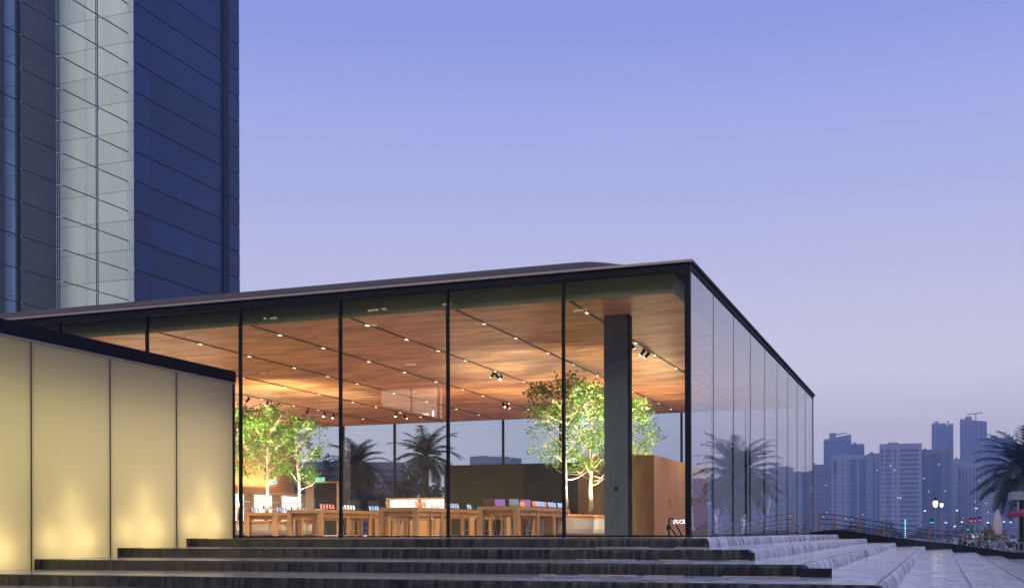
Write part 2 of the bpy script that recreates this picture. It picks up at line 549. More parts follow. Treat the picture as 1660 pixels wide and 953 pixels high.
# right side
pr = MB().box(-.015, .015, .018, PR - .018, .05, ZT - .17).build('glass_pane', M['glass_side'], st)
jn = MB().box(-.05, .022, -.016, .016, .02, ZT - .17).build('joint', M['gasket'], st)
for i in range(9):
    o = pr if i == 0 else inst(pr, st)
    o.location = (0, PR * i + (.0 if i else .0), 0)
    if i:
        o = jn if i == 1 else inst(jn, st)
        o.location = (0, PR * i, 0)
MB().box(-.10, .04, BD - .03, BD + .04, 0, ZT - .17).build('joint', M['gasket'], st)
MB().box(-.06, .04, .102, BD - .04, .012, .048).build('sill', M['black'], st)
# back
pb = MB().box(.04, PN - .04, -.015, .015, .05, ZB).build('glass_pane', M['glass_back'], st)
mb = MB().box(-.045, .045, -.12, .05, .0, ZB).build('mullion', M['black'], st)
for i in range(NP):
    o = pb if i == 0 else inst(pb, st)
    o.location = (BL + PN * i, BD, 0)
    if i:
        o = mb if i == 1 else inst(mb, st)
        o.location = (BL + PN * i, BD - .02, 0)
# left wall, closed
MB().box(BL - .2, BL - .002, 0, BD, 0, ZB).build('side_wall', M['oakwall'], st)
# freestanding steel column
cpos = P(1002, 862, 31.8)
cl = MB().box(-.34, .34, -.19, .19, .012, ZC - .002)
o = cl.build('column', M['steel'], st, loc=(cpos.x, cpos.y, 0))
MB().box(-.05, .05, -.20, -.191, 1.28, 1.38).build('wall_switch', M['black'], o)
MB().box(.341, .36, -.185, .185, .012, ZC - .002).build('column_side_plate', M['black'], o)

# ceiling tracks with downlights and spot heads
lens = None; head = None
spots = []
for k in range(0, 9):
    x = -PN * k if k else -.95
    if k == 0: continue
    tr = MB().box(x - .032, x + .032, .6, BD - .7, ZC - .030, ZC - .001).build('ceiling_track', M['brown'], st)
    y = 1.6 + (k % 3) * .5
    while y < BD - 1:
        if lens is None:
            lens = MB().box(-.032, .032, -.07, .07, -.012, 0).build('downlight', M['downlight'], tr); o = lens
        else:
            o = inst(lens, tr)
        o.location = (x, y, ZC - .036)
        y += 2.7 + random.uniform(-.45, .7)
    for yy in (5.5, 12.5, 19.5, 26):
        spots.append((x, yy))
tracks = [o for o in st.children if o.name.startswith('ceiling_track')]


def spot_head(tr, x, y, az):
    hb = MB().tube([(0, 0, 0), (0, 0, -.12)], .02, 6)
    d = Vector((math.cos(az), math.sin(az), -1.1)).normalized()
    a_ = Vector((0, 0, -.14)) - d * .10
    hb.tube([a_, a_ + d * .24], .05, 10)
    o = hb.build('spot_head', M['black'], tr, loc=(x, y, ZC - .036))
    p = a_ + d * .243
    u = d.cross(Vector((0, 0, 1))).normalized(); v_ = d.cross(u)
    MB().poly([p + (u * math.cos(i * .785) + v_ * math.sin(i * .785)) * .042 for i in range(8)]).build('spot_lens', M['spotlens'], tr, loc=(x, y, ZC - .036))


for (k, ys_) in ((1, (4.6, 6.4, 6.9, 8.4, 9.0)), (3, (11.5, 11.9, 12.3)), (4, (21.0, 21.5)), (6, (23, 24)), (7, (15, 16.5, 20, 21.6, 22.5)), (8, (18, 20, 25))):
    for y in ys_:
        spot_head(tracks[k - 1], -PN * k, y, random.choice([-.6, 0.3, 2.6, 3.6, -1.5]))


def lamp(kind, name, loc, energy, color, parent=None, size=.1, angle=100, blend=.6, target=None):
    ld = bpy.data.lights.new(name, kind); ld.energy = energy; ld.color = color
    if kind == 'SPOT':
        ld.spot_size = R(angle); ld.spot_blend = blend; ld.shadow_soft_size = size
    elif kind == 'POINT':
        ld.shadow_soft_size = size
    else:
        ld.shape = 'RECTANGLE'; ld.size = size[0]; ld.size_y = size[1]
    o = bpy.data.objects.new(name, ld); col.objects.link(o); o.location = loc
    if parent: o.parent = parent
    if target is not None:
        o.rotation_euler = (Vector(target) - Vector(loc)).to_track_quat('-Z', 'Y').to_euler()
    return o


WARM = (1, .78, .52)
for (x, y) in spots:
    lamp('SPOT', 'downlight_lamp', (x, y, ZC - .12), 1550, WARM, st, .08, 125, .7, (x, y, 0))

# ------------------------------------------------------------------ partition and oak core
pw = empty('partition_wall', P(720, 868, 49) * 1)
pw.location.z = 0
tag(pw, 'low dark green partition wall of tall panels behind the display tables', 'partition')
p0 = P(720, 862, 49); p0.z = 0
PH = 3.0
n_p = 8; wdt = 1.22
pp = MB().box(.006, wdt - .006, 0, .06, .02, PH).build('panel', M['dark'], pw)
for i in range(n_p):
    o = pp if i == 0 else inst(pp, pw)
    o.location = (i * wdt, (0 if i % 2 else .008), 0)
MB().box(.05, n_p * wdt - .05, .07, .25, .012, PH - .02).build('panel_core', M['black'], pw)

core = empty('oak_core', (0, 0, 0))
c0 = P(1060, 862, 42.8)
tag(core, 'tall oak clad box room standing behind the steel column', 'room box')
CX, CY = c0.x, c0.y; CH = 3.02
MB().box(CX - 3.0, CX - .03, CY + .03, CY + 10.5, .012, CH - .01).build('core_body', M['black'], core)
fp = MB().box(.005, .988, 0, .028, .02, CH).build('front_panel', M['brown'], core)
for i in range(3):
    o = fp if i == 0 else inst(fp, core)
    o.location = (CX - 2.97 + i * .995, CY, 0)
sp = MB().box(-.028, 0, .005, 1.32, .02, CH).build('side_panel', M['oakwall'], core)
for i in range(8):
    o = sp if i == 0 else inst(sp, core)
    o.location = (CX, CY + .03 + i * 1.325, 0)
for yy in (2.5, 2.83):
    MB().box(CX + .001, CX + .02, CY + yy, CY + yy + .02, 1.05, 1.45).build('door_handle', M['metal'], core)

# ------------------------------------------------------------------ lit shelving along the left wall
for i in range(6):
    y0 = 13.4 + i * 2.72
    if y0 > 28: break
    sh = empty('shelf_bay', (BL + .6, y0, 0))
    lab = ['oak shelf bay with glowing white back, partly hidden by the lit wall end', 'oak shelf bay with glowing white back behind the left tree',
           'glowing white shelf bay with small hanging accessories, leftmost in the store', 'bright white shelf bay between the two left tree trunks',
           'bright white shelf bay with small oak box shelves', 'white shelf bay at the far corner of the store'][i]
    tag(sh, lab, 'shelf', 'lit shelf bays')
    MB().box(-.55, -.51, .10, 2.62, .75, 2.22).build('back_panel', M['shelf_glow'], sh)
    MB().box(-.56, 0, 0, 2.70, 2.25, 2.37).build('top_board', M['oak'], sh)
    MB().box(-.56, 0, 0, .10, .75, 2.248).build('side_board', M['oak'], sh)
    MB().box(-.56, 0, 2.62, 2.72, .75, 2.248).build('side_board', M['oak'], sh)
    MB().box(-.56, .02, 0, 2.72, .012, .748).build('drawer_unit', M['oak'], sh)
    for q in range(3):
        MB().box(-.45, -.1, .12, 2.6, 1.05 + q * .38, 1.075 + q * .38).build('shelf_board', M['white'], sh)
    random.seed(50 + i)
    for q in range(3):
        y = .4 + q * .75 + random.random() * .3; zz = 1.08 + random.choice([0, .38]) ; c_ = random.choice(['brown', 'leather', 'grey', 'black', 'white'])
        it = MB().box(-.25, -.2, y, y + .09, zz, zz + .16).build('boxed_accessory', M[c_], None)
        it.location = sh.location
        tag(it, 'small %s package, %s in the %s glowing shelf bay from the lit wall' % ({'brown': 'brown', 'leather': 'orange', 'grey': 'grey', 'black': 'black', 'white': 'white'}[c_], ('left', 'middle', 'right')[q], ['first', 'second', 'third', 'fourth', 'fifth', 'sixth'][i]), 'package', 'accessories on the lit shelves')
# low shelf island with lit back seen between tables
isl = empty('low_shelf', P(628, 862, 56)); isl.location.z = 0
tag(isl, 'low white lit shelf unit in oak frame behind the middle table', 'shelf')
MB().box(0, 5.0, .3, .34, .8, 1.75).build('back_panel', M['shelf_glow'], isl)
MB().box(-.06, 5.06, -.05, .36, 1.752, 1.83).build('top_board', M['oak'], isl)
MB().box(-.06, 5.06, -.05, .36, .012, .798).build('drawer_unit', M['oak'], isl)
for x in (-.06, 1.65, 3.3, 5.0):
    MB().box(x, x + .06, -.04, .299, .799, 1.751).build('side_board', M['oak'], isl)

# exit lamps
for (px, py, d, lab) in ((518, 775, 60, 'green exit lamp to the right of the left trees'), (441, 778, 62, 'green exit lamp between the left tree trunks')):
    p = P(px, py, d)
    e = empty('exit_lamp', p)
    tag(e, lab, 'exit lamp')
    MB().box(-.28, .28, .02, .08, -.12, .12).build('housing', M['white'], e)
    MB().box(-.25, .25, .0, .018, -.09, .09).build('lit_face', M['exit'], e)
    MB().tube([(0, .05, .12), (0, .05, ZC - p.z)], .012, 6).build('drop_rod', M['black'], e)
# dark framed doorway in the back
dw = empty('back_doorway', P(512, 862, 60)); dw.location.z = 0
tag(dw, 'dark glass doorway with pale frame near the back corner', 'doorway')
MB().box(0, 1.25, 0, .05, .02, 2.75).build('door_leaf', M['dark'], dw)
MB().box(1.252, 1.40, -.03, .07, .02, 2.82).build('door_frame', M['felt'], dw)
MB().box(-.15, 1.25, -.03, .07, 2.752, 2.82).build('door_frame', M['felt'], dw)
MB().box(-.60, -.152, -.03, .07, .02, 2.9).build('door_frame', M['felt'], dw)

# ------------------------------------------------------------------ display tables


def make_table(loc, L, W, Hh, label):
    tb = empty('display_table', loc)
    tag(tb, label, 'table', 'oak display tables')
    MB().box(-W / 2, W / 2, 0, L, Hh - .11, Hh).build('table_top', M['oak'], tb)
    lg = .16
    for (x, y) in ((-W / 2, 0), (W / 2 - lg, 0), (-W / 2, L - lg), (W / 2 - lg, L - lg)):
        MB().box(x + .003, x + lg - .003, y + .003, y + lg - .003, .012, Hh - .111).build('leg', M['oak'], tb)
    for y in (L * .36, L * .68):
        MB().box(-W / 2 + .02, -W / 2 + .10, y, y + .14, .012, Hh - .111).build('leg', M['oak'], tb)
        MB().box(W / 2 - .10, W / 2 - .02, y, y + .14, .012, Hh - .111).build('leg', M['oak'], tb)
    MB().box(-W / 2 + .05, W / 2 - .05, .165, L - .165, Hh - .26, Hh - .112).build('drawer_box', M['oak'], tb)
    return tb


TH = .93
spots_t = [
    (P(807, 862, 34.8), 5.2, 1.3, 'oak display table with open laptops and tablets on it'),
    (P(645, 862, 36.2), 5.4, 1.35, 'long oak display table in the middle of the store front'),
    (P(493, 862, 39.0), 5.2, 1.35, 'oak display table in front of the second left tree'),
    (P(423, 862, 44.0), 5.2, 1.35, 'oak display table in front of the lit wall shelves'),
    (P(742, 862, 44.5), 5.2, 1.3, 'oak display table behind and between the two front tables'),
    (P(590, 862, 46.5), 5.2, 1.3, 'oak display table in the back row left of the low shelf'),
    (P(845, 862, 43.0), 4.2, 1.2, 'oak display table behind the laptop table near the partition'),
]
tables = []
for (p, L, W, lab) in spots_t:
    tables.append((make_table((p.x, p.y, 0), L, W, TH, lab), L, W))

# stools
stl = empty('stool', (0, 0, 0))
MB().box(-.17, .17, -.17, .17, .60, .645).build('seat', M['oak'], stl)
for (x, y) in ((-1, -1), (1, -1), (-1, 1), (1, 1)):
    MB().tube([(x * .20, y * .20, .012), (x * .13, y * .13, .60)], .014, 6).build('leg', M['metal'], stl)
MB().tube([(-.17, -.17, .22), (.17, -.17, .22), (.17, .17, .22), (-.17, .17, .22), (-.17, -.17, .22)], .009, 5).build('foot_ring', M['metal'], stl)
first = True
psn = ['laptop table', 'middle table', 'left tree table', 'lit shelf table', 'second row table', 'back row table', 'partition table']
tnames = ['laptop table', 'middle front table', 'table before the second left tree', 'table before the lit shelves', 'table between the front tables', 'back row table', 'table near the partition']
for ti, (tb, L, W) in enumerate(tables):
    for q, y in enumerate((1.15, 2.5, 3.9)):
        if y > L - .4: continue
        o = stl if first else copy_tree(stl)
        first = False
        o.location = (tb.location.x + (.28 if q % 2 else -.1), tb.location.y + y, 0); o.rotation_euler.z = .2 * q
        tag(o, ('nearest', 'middle', 'farthest')[q] + ' oak stool with thin metal legs under the ' + tnames[ti], 'stool', 'stools under the ' + tnames[ti])

# devices on the tables
scr = {}
for nm, c_, s_ in (('blue', (.35, .52, 1), .6), ('purple', (.30, .12, .60), .35), ('teal', (.16, .26, .34), .35), ('orange', (1, .36, .18), .4), ('white', (.8, .84, 1), .7), ('rose', (.8, .35, .30), .35)):
    scr[nm] = em('screen_' + nm, c_, s_)


def phone_mesh():
    ph = empty('phone', (0, 0, 0))
    a = R(22)
    o = MB().box(-.039, .039, -.005, .005, 0, .16).build('phone_body', M['black'], ph); o.rotation_euler.x = -a; o.location.z = .03
    o2 = MB().box(-.036, .036, -.0075, -.0055, .004, .156).build('screen', scr['blue'], ph); o2.rotation_euler.x = -a; o2.location.z = .03
    MB().box(-.03, .03, .0, .09, 0, .012).build('stand_base', M['metal'], ph)
    MB().tube([(0, .06, .012), (0, .035, .09)], .008, 6).build('stand_post', M['metal'], ph)
    return ph


pproto = {}
for nm in ('blue', 'white', 'orange', 'rose'):
    ph = phone_mesh()
    for chd in ph.children:
        if chd.name.startswith('screen'):
            chd.data.materials.clear(); chd.data.materials.append(scr[nm])
    pproto[nm] = [ph, False]


def put_phone(nm, x, y, rz, label, group):
    ph, used = pproto[nm]
    o = copy_tree(ph) if used else ph
    pproto[nm][1] = True
    o.location = (x, y, TH); o.rotation_euler.z = rz
    o.scale = (1.1, 1.1, 1.1)
    tag(o, label, 'phone', group)


SIDE = R(62)
cname = {'blue': 'blue', 'white': 'white', 'orange': 'orange', 'rose': 'rose'}
plan = [
    (0, .55, [(1.75, 'orange', 2), (2.1, 'blue', 4), (2.75, 'rose', 2), (3.3, 'blue', 4), (4.3, 'blue', 4)]),
    (1, .5, [(.35, 'orange', 4), (1.55, 'white', 5), (2.75, 'rose', 2), (3.05, 'blue', 4), (4.6, 'blue', 2)]),
    (2, .5, [(.3, 'rose', 5), (1.8, 'white', 5), (3.9, 'blue', 4)]),
    (3, .5, [(.4, 'blue', 4), (1.9, 'blue', 4), (3.4, 'white', 4)]),
    (3, -.5, [(.2, 'blue', 3)]),
    (5, .4, [(2.5, 'blue', 4)]),
    (4, .4, [(1.2, 'blue', 3)]),
]
ORD = 'first second third fourth fifth sixth seventh eighth ninth tenth eleventh twelfth thirteenth fourteenth fifteenth sixteenth seventeenth eighteenth nineteenth twentieth'.split()
cnt = {}
for (ti, xo, runs) in plan:
    tb, L, W = tables[ti]
    for (y0, nm, n_) in runs:
        for q in range(n_):
            cnt[(ti, xo)] = cnt.get((ti, xo), 0) + 1
            put_phone(nm, tb.location.x + xo, tb.location.y + y0 + q * .21, SIDE, '%s screen phone, %s from the glass in the %s row on the %s' % (cname[nm], ORD[cnt[(ti, xo)] - 1], 'right' if xo > 0 else 'left', psn[ti]),
                      '%s phones on the %s' % (cname[nm], tnames[ti]))


def laptop(x, y, rz, sc_, label, sz=1.0):
    lp = empty('laptop', (x, y, TH), rz)
    MB().box(-.17, .17, -.12, .12, 0, .016).build('keyboard_base', M['grey'], lp)
    o = MB().box(-.17, .17, -.005, .005, 0, .235).build('lid', M['brown'], lp); o.location = (0, .125, .016); o.rotation_euler.x = R(-18)
    o2 = MB().box(-.16, .16, -.0075, -.0055, .012, .225).build('screen', sc_, lp); o2.location = (0, .125, .016); o2.rotation_euler.x = R(-18)
    lp.scale = (sz, sz, sz)
    tag(lp, label, 'laptop', 'laptops on the front table')


t0x, t0y = tables[0][0].location.x, tables[0][0].location.y
laptop(t0x - .42, t0y + .35, R(195), scr['teal'], 'laptop with brown lid back turned, leftmost on the laptop table', .98)
laptop(t0x - .10, t0y + .55, R(35), scr['purple'], 'laptop with purple screen nearest the table corner', .98)
laptop(t0x + .42, t0y + .45, R(40), scr['teal'], 'laptop with grey blue screen between two purple screens', .98)
laptop(t0x + .55, t0y + 1.15, R(40), scr['purple'], 'laptop with purple screen right of the grey blue one', .98)
tb = empty('tablet', (t0x + .5, t0y + .85, TH), R(40))
tag(tb, 'small tablet with orange screen between laptops', 'tablet')
o = MB().box(-.09, .09, -.005, .005, 0, .17).build('tablet_body', M['black'], tb); o.rotation_euler.x = R(-20)
o = MB().box(-.083, .083, -.0075, -.0055, .006, .163).build('screen', scr['orange'], tb); o.rotation_euler.x = R(-20)
MB().box(-.05, .05, 0, .09, 0, .01).build('stand_base', M['metal'], tb)

# black handrail stand just inside the corner
hs = empty('handrail_stand', (0, 0, 0))
q = P(1093, 868, 30.5); hs.location = (q.x, q.y, .012)
tag(hs, 'thin black leaning stand on the floor by the front glass corner', 'stand')
MB().tube([(-.14, 0, 0), (-.14, 0, .46)], .022, 8).build('post', M['black'], hs)
MB().tube([(-.14, 0, .30), (.06, 0, 0)], .018, 8).build('brace', M['black'], hs)
MB().tube([(-.14, 0, .48), (-.03, 0, .48), (.22, 0, 0)], .020, 8).build('rail', M['black'], hs)
MB().box(-.20, -.165, -.02, .02, .16, .30).build('counter_box', M['black'], hs)

# ------------------------------------------------------------------ indoor trees


def rv():
    while True:
        v_ = Vector((random.uniform(-1, 1), random.uniform(-1, 1), random.uniform(-1, 1)))
        if .05 < v_.length < 1: return v_.normalized()


def add_leaf(mb, p, ln, wd, up=.3):
    d = (rv() + Vector((0, 0, up * random.uniform(-1, 1)))).normalized()
    s_ = d.cross(rv()).normalized() * wd * .5
    mb.quad(p, p + d * ln * .5 + s_, p + d * ln, p + d * ln * .5 - s_)


def indoor_tree(name, base, h, crown_r, fork, seed, label, group, nleaf=3700, zmin=2.0):
    random.seed(seed)
    tr = empty(name, base)
    tag(tr, label, 'tree', group)
    tk = MB(); lf = MB(); tips = []
    # leader
    lean = Vector((random.uniform(-.12, .12), random.uniform(-.1, .1), 0))
    pts = [Vector((0, 0, 0))]
    nseg = 9; top = h * .9
    for i in range(1, nseg + 1):
        f_ = i / nseg
        pts.append(Vector((lean.x * f_ * 2 + random.uniform(-.04, .04), lean.y * f_ * 2 + random.uniform(-.04, .04), top * f_)))
    tk.tube(pts, [.085 * (1 - .86 * (i / nseg)) + .008 for i in range(nseg + 1)], 8)

    def along(f_):
        x = f_ * nseg; i = min(int(x), nseg - 1); return pts[i].lerp(pts[i + 1], x - i)
    nb = 20
    for q in range(nb):
        f_ = fork + (1 - fork) * (q / nb) ** .9
        p = along(f_)
        az = q * 2.4 + random.uniform(-.4, .4)
        rr = crown_r * (1.0 - .55 * abs((f_ - .62) / .45)) * random.uniform(.75, 1.1)
        rr = max(rr, crown_r * .35)
        e_ = p + Vector((math.cos(az) * rr, math.sin(az) * rr, rr * random.uniform(.35, .95)))
        e_.z = min(e_.z, h)
        mid = p.lerp(e_, .5) + Vector((random.uniform(-.12, .12), random.uniform(-.12, .12), random.uniform(-.15, .05)))
        r0 = .034 * (1.15 - f_ * .6)
        tk.tube([p, p.lerp(mid, .5) + Vector((0, 0, -.03)), mid, e_], [r0, r0 * .8, r0 * .55, .006], 6)
        tips += [(e_, 1), (mid.lerp(e_, .5), .8)]
        for z_ in range(4):
            s_ = p.lerp(e_, random.uniform(.35, .95))
            e2 = s_ + Vector((random.uniform(-1, 1), random.uniform(-1, 1), random.uniform(-.25, .9))).normalized() * crown_r * random.uniform(.22, .48)
            e2.z = min(e2.z, h * 1.02)
            tk.tube([s_, s_.lerp(e2, .5) + Vector((0, 0, .04)), e2], [.012, .008, .004], 5)
            tips += [(e2, 1), (s_.lerp(e2, .6), .7)]
    for z_ in range(6):
        tips.append((Vector((random.uniform(-.3, .3), random.uniform(-.3, .3), h * random.uniform(.88, 1.0))), 1))
    per = max(1, nleaf // len(tips))
    for (p, wgt) in tips:
        for z_ in range(int(per * wgt * random.uniform(.5, 1.5))):
            q = p + rv() * (random.random() ** .6) * crown_r * .185
            if q.z > h * 1.03 or q.z < zmin * .8: continue
            add_leaf(lf, q, random.uniform(.09, .15), random.uniform(.05, .08))
    tk.build('trunk', M['bark'], tr, True)
    o = lf.build('crown', M['leaf'], tr); o['kind'] = 'stuff'
    return tr


def planter(loc, r_, h, label):
    p = empty('round_planter', loc)
    tag(p, label, 'planter', 'round tree planters')
    MB().lathe([(r_ * .88, .012), (r_ * .97, .10), (r_, .25), (r_, h - .10)], seg=40).build('drum', M['felt'], p, False)
    MB().lathe([(r_ * .55, h - .098), (r_ * 1.01, h - .098), (r_ * 1.01, h - .02), (r_ * .98, h), (r_ * .55, h)], seg=40).build('seat_cushion', M['leather'], p)
    MB().lathe([(.1, h + .002), (r_ * .56, h + .002), (r_ * .54, h + .02), (.1, h + .03)], seg=24).build('soil', M['brown'], p)
    return p


GT = 'indoor trees in round planters'
tspec = [
    (918, 40.0, 5.6, 1.55, .28, 21, 'leafy indoor tree with straight trunk just left of the front mullion', 'round planter with tan top behind the laptop table', .95, .74),
    (957, 42.0, 5.5, 1.5, .26, 35, 'indoor tree with thick pale trunk left of the steel column', 'round planter with tan top beside the steel column', .9, .74),
    (1018, 45.5, 5.2, 1.45, .3, 48, 'indoor tree half hidden behind the steel column', 'round planter hidden behind the steel column', .9, .74),
    (432, 49.0, 5.5, 1.3, .36, 52, 'indoor tree with bare lower branches beside the glowing shelves', 'round planter under the left trees, left one', 1.0, .66),
    (487, 50.5, 5.2, 1.35, .33, 66, 'bright leafy indoor tree, second from the lit wall end', 'round planter under the left trees, right one', 1.0, .66),
    (388, 50.0, 5.5, 1.3, .36, 77, 'indoor tree cut off by the lit wall end', 'round planter hidden by the lit wall end', 1.0, .66),
]
for (px, d, h, cr, fk, sd, lab, plab, pr_, ph_) in tspec:
    p = P(px, 862, d)
    planter((p.x, p.y, 0), pr_, ph_, plab)
    indoor_tree('indoor_tree', (p.x, p.y, ph_ + .02), h - ph_, cr, fk, sd, lab, GT)
    big = px > 800
    lamp('SPOT', 'tree_uplight', (p.x + .45, p.y - .55, ph_ + .12), 1700 if big else 1300, (1, .93, .66), None, .04, 85, .6, (p.x, p.y, 4))
    lamp('SPOT', 'tree_spot', (p.x + 1.2, p.y - 1.6, ZC - .3), 3200 if big else 2500, (1, .95, .74), None, .04, 60, .6, (p.x, p.y, 3.2))
# added unseen fills over partition, oak box and shelf bays to brighten the ceiling
up = lamp('AREA', 'partition_ceiling_fill', (p0.x + 4.9, p0.y + .2, 3.12), 420, (1, .74, .46), None, (9.4, .3)); up.rotation_euler = (R(180), 0, 0)
up = lamp('AREA', 'core_ceiling_fill', (CX - 1.5, CY + 5, 3.2), 260, (1, .78, .42), None, (1.5, 8)); up.rotation_euler = (R(180), 0, 0)
up = lamp('AREA', 'shelf_ceiling_fill', (BL + .5, 20, 2.6), 600, (1, .76, .46), None, (.3, 14)); up.rotation_euler = (R(180), 0, 0)
# wash on the ceiling above the left trees
q = P(455, 862, 46)
lamp('SPOT', 'ceiling_wash', (q.x, q.y, 3.9), 900, (1, .80, .45), None, .05, 150, .8, (q.x - 1.0, q.y + 2.0, 8))

# ------------------------------------------------------------------ lit frosted wall at the left
lw = empty('lit_wall', (XW, 0, 0))
tag(lw, 'glowing yellow frosted glass wall with black top beam', 'wall')
m = bpy.data.materials.new('frosted_glass'); m.use_nodes = True
t = m.node_tree; t.nodes.clear()
out = t.nodes.new('ShaderNodeOutputMaterial')
tl = t.nodes.new('ShaderNodeBsdfTranslucent'); tl.inputs[0].default_value = (.80, .76, .63, 1)
df = t.nodes.new('ShaderNodeBsdfPrincipled'); df.inputs['Base Color'].default_value = (.5, .5, .46, 1); df.inputs['Roughness'].default_value = .25
mi = t.nodes.new('ShaderNodeMixShader'); mi.inputs[0].default_value = .25
t.links.new(tl.outputs[0], mi.inputs[1]); t.links.new(df.outputs[0], mi.inputs[2]); t.links.new(mi.outputs[0], out.inputs[0])
M['frost'] = m
LY1 = -3.75; PWD = 2.23; NLP = 6
LZ = 3.84
fp = MB().box(-.02, 0, .015, PWD - .015, -2.0, LZ).build('frosted_panel', M['frost'], lw)
for i in range(NLP):
    o = fp if i == 0 else inst(fp, lw)
    o.location = (0, LY1 - PWD * (i + 1), 0)
for i in range(NLP + 1):
    MB().box(-.06, .004, LY1 - PWD * i - .014, LY1 - PWD * i + .014, -2, LZ).build('panel_joint', M['brown'], lw)
yl = LY1 - PWD * NLP
MB().box(-.9, .05, yl, LY1 + .06, LZ + .002, LZ + .27).build('top_beam', M['black'], lw)
MB().box(.012, .04, yl, LY1 + .06, LZ - .045, LZ + .0).build('copper_edge', M['trim'], lw)
MB().box(-.9, -.86, yl, LY1, -2, LZ).build('back_wall', M['grey'], lw)
MB().box(-.86, .03, LY1 + .016, LY1 + .06, -2, LZ).build('end_plate', M['brown'], lw)
MB().box(-.86, -.02, yl, LY1, -2.0, -.9).build('cavity_floor', M['grey'], lw)
tints = [(1, .83, .58), (1, .85, .52), (1, .88, .46), (.96, .90, .40), (.90, .91, .37), (.90, .90, .44)]
for i in range(NLP):
    yc = LY1 - PWD * (i + .5)
    lamp('AREA', 'cavity_light', (-.8, yc, 1.9), 47, tints[i], lw, (PWD * .98, 3.9), target=(5, yc, 1.7)).rotation_euler = (0, R(-90), 0)
    for s_, e_ in ((-.62, 1.0), (.45, 1.25)):
        lamp('POINT', 'uplight', (-.40, yc + s_, -.185 * i + .36), 66 * e_, (1, .80, .42), lw, .2)
    lamp('AREA', 'base_strip', (-.5, yc, -.185 * i + .25), 13, (1, .80, .44), lw, (PWD * .95, .35), target=(5, yc, 0)).rotation_euler = (0, R(-90), 0)

# ------------------------------------------------------------------ office tower
M['concrete'] = pm('pale_concrete', (.84, .88, .76), (.70, .75, .63), .55, scale=.35, stretch=(1.5, 1.5, .12))
M['bluepanel'] = pm('dark_blue_cladding', (.008, .032, .120), (.006, .022, .082), .35, scale=.22, stretch=(1, 1, .25), spec=.25)
M['darkclad'] = pm('dark_grey_cladding', (.026, .03, .036), (.018, .021, .026), .35, scale=.4)
M['bluesky'] = pm('sky_toned_blue_glass', (.24, .34, .62), (.19, .27, .52), .12, scale=.1, spec=1)  # reflected sky put into the pale blue base colour
vary(M['bluepanel'], .72, 1.3); vary(M['concrete'], .90, 1.06); vary(M['darkclad'], .7, 1.4); vary(M['bluesky'], .7, 1.2); vary(M['stone'], .6, 1.5)
tw = empty('office_tower', (0, 0, 0))
tag(tw, 'tall office tower of dark blue panels, pale concrete and glass screen', 'building')
cx, cy = CAM.x, CAM.y
XA = cx - 92.7; YA = cy + 115.9; YB = cy + 138.6
ROW = 3.65; Z0 = 28.9
TOP = 96
# body behind cladding
MB().box(XA - 12, XA - .12, YA + .12, YB, -2, TOP).build('tower_body', M['black'], tw)
rows = [Z0 + ROW * i for i in range(-2, 12)]


def clad(name, mat, x0, x1, y0, y1, z0, z1):
    return MB().box(x0, x1, y0, y1, z0, z1).build(name, mat, tw)


ycuts = [(YA - .0, cy + 119.0, .10), (cy + 119.06, cy + 134.4, .0), (cy + 135.7, YB, .0)]
for (y0, y1, off) in ycuts:
    base = MB().box(-.11, 0, .0, y1 - y0, .09, ROW - .09).build('blue_panel', M['bluepanel'], tw)
    for i, z in enumerate(rows):
        o = base if i == 0 else inst(base, tw)
        o.location = (XA + off * .3, y0, z + (off * .3))
MB().box(XA - .11, XA - .02, YA, YB, -2, rows[0]).build('lower_cladding', M['bluepanel'], tw)
MB().box(XA - .11, XA - .02, YA, YB, rows[-1] + ROW, TOP).build('upper_cladding', M['bluepanel'], tw)
MB().box(XA - .12, XA + .25, cy + 134.42, cy + 135.68, -2, TOP).build('dark_fin', M['black'], tw)
wv = 12.0
for j, (x0, x1) in enumerate(((XA - 12, XA - 7.3), (XA - 7.26, XA - 1.0), (XA - .97, XA - .02))):
    base = MB().box(0, x1 - x0, 0, .11, .03, ROW - .03).build('concrete_panel', M['concrete'], tw)
    for i, z in enumerate(rows):
        o = base if i == 0 else inst(base, tw)
        o.location = (x0, YA, z - 1.1)
MB().box(XA - 12, XA - .02, YA + .01, YA + .11, -2, rows[0] - 1.1).build('lower_cladding', M['concrete'], tw)
MB().box(XA - 12, XA - .02, YA + .01, YA + .11, rows[-1] + ROW - 1.1, TOP).build('upper_cladding', M['concrete'], tw)
# second block standing forward on the left, behind the glass screen
XB = cx - 104.7; YF = cy + 109.7
MB().box(XB - 2.3, XB - .1, YF + .1, YA + .1, -2, TOP).build('side_block', M['darkclad'], tw)
base = MB().box(-.09, 0, 0, YA - YF - .02, .04, ROW - .04).build('dark_panel', M['darkclad'], tw)
base2 = MB().box(0, 1.12, -.09, 0, .04, ROW - .04).build('blue_glass_panel', M['bluesky'], tw)
f2 = False
for i, z in enumerate(rows):
    o = base if i == 0 else inst(base, tw)
    o.location = (XB, YF + .01, z + .7)
    for q in range(2):
        o = base2 if not f2 else inst(base2, tw)
        f2 = True
        o.location = (XB - 2.3 + 1.15 * q, YF + .1, z + .3)
MB().box(XB - 12, XB - 2.35, YF - 3.5, YF + 6, -2, TOP).build('far_block', M['darkclad'], tw)
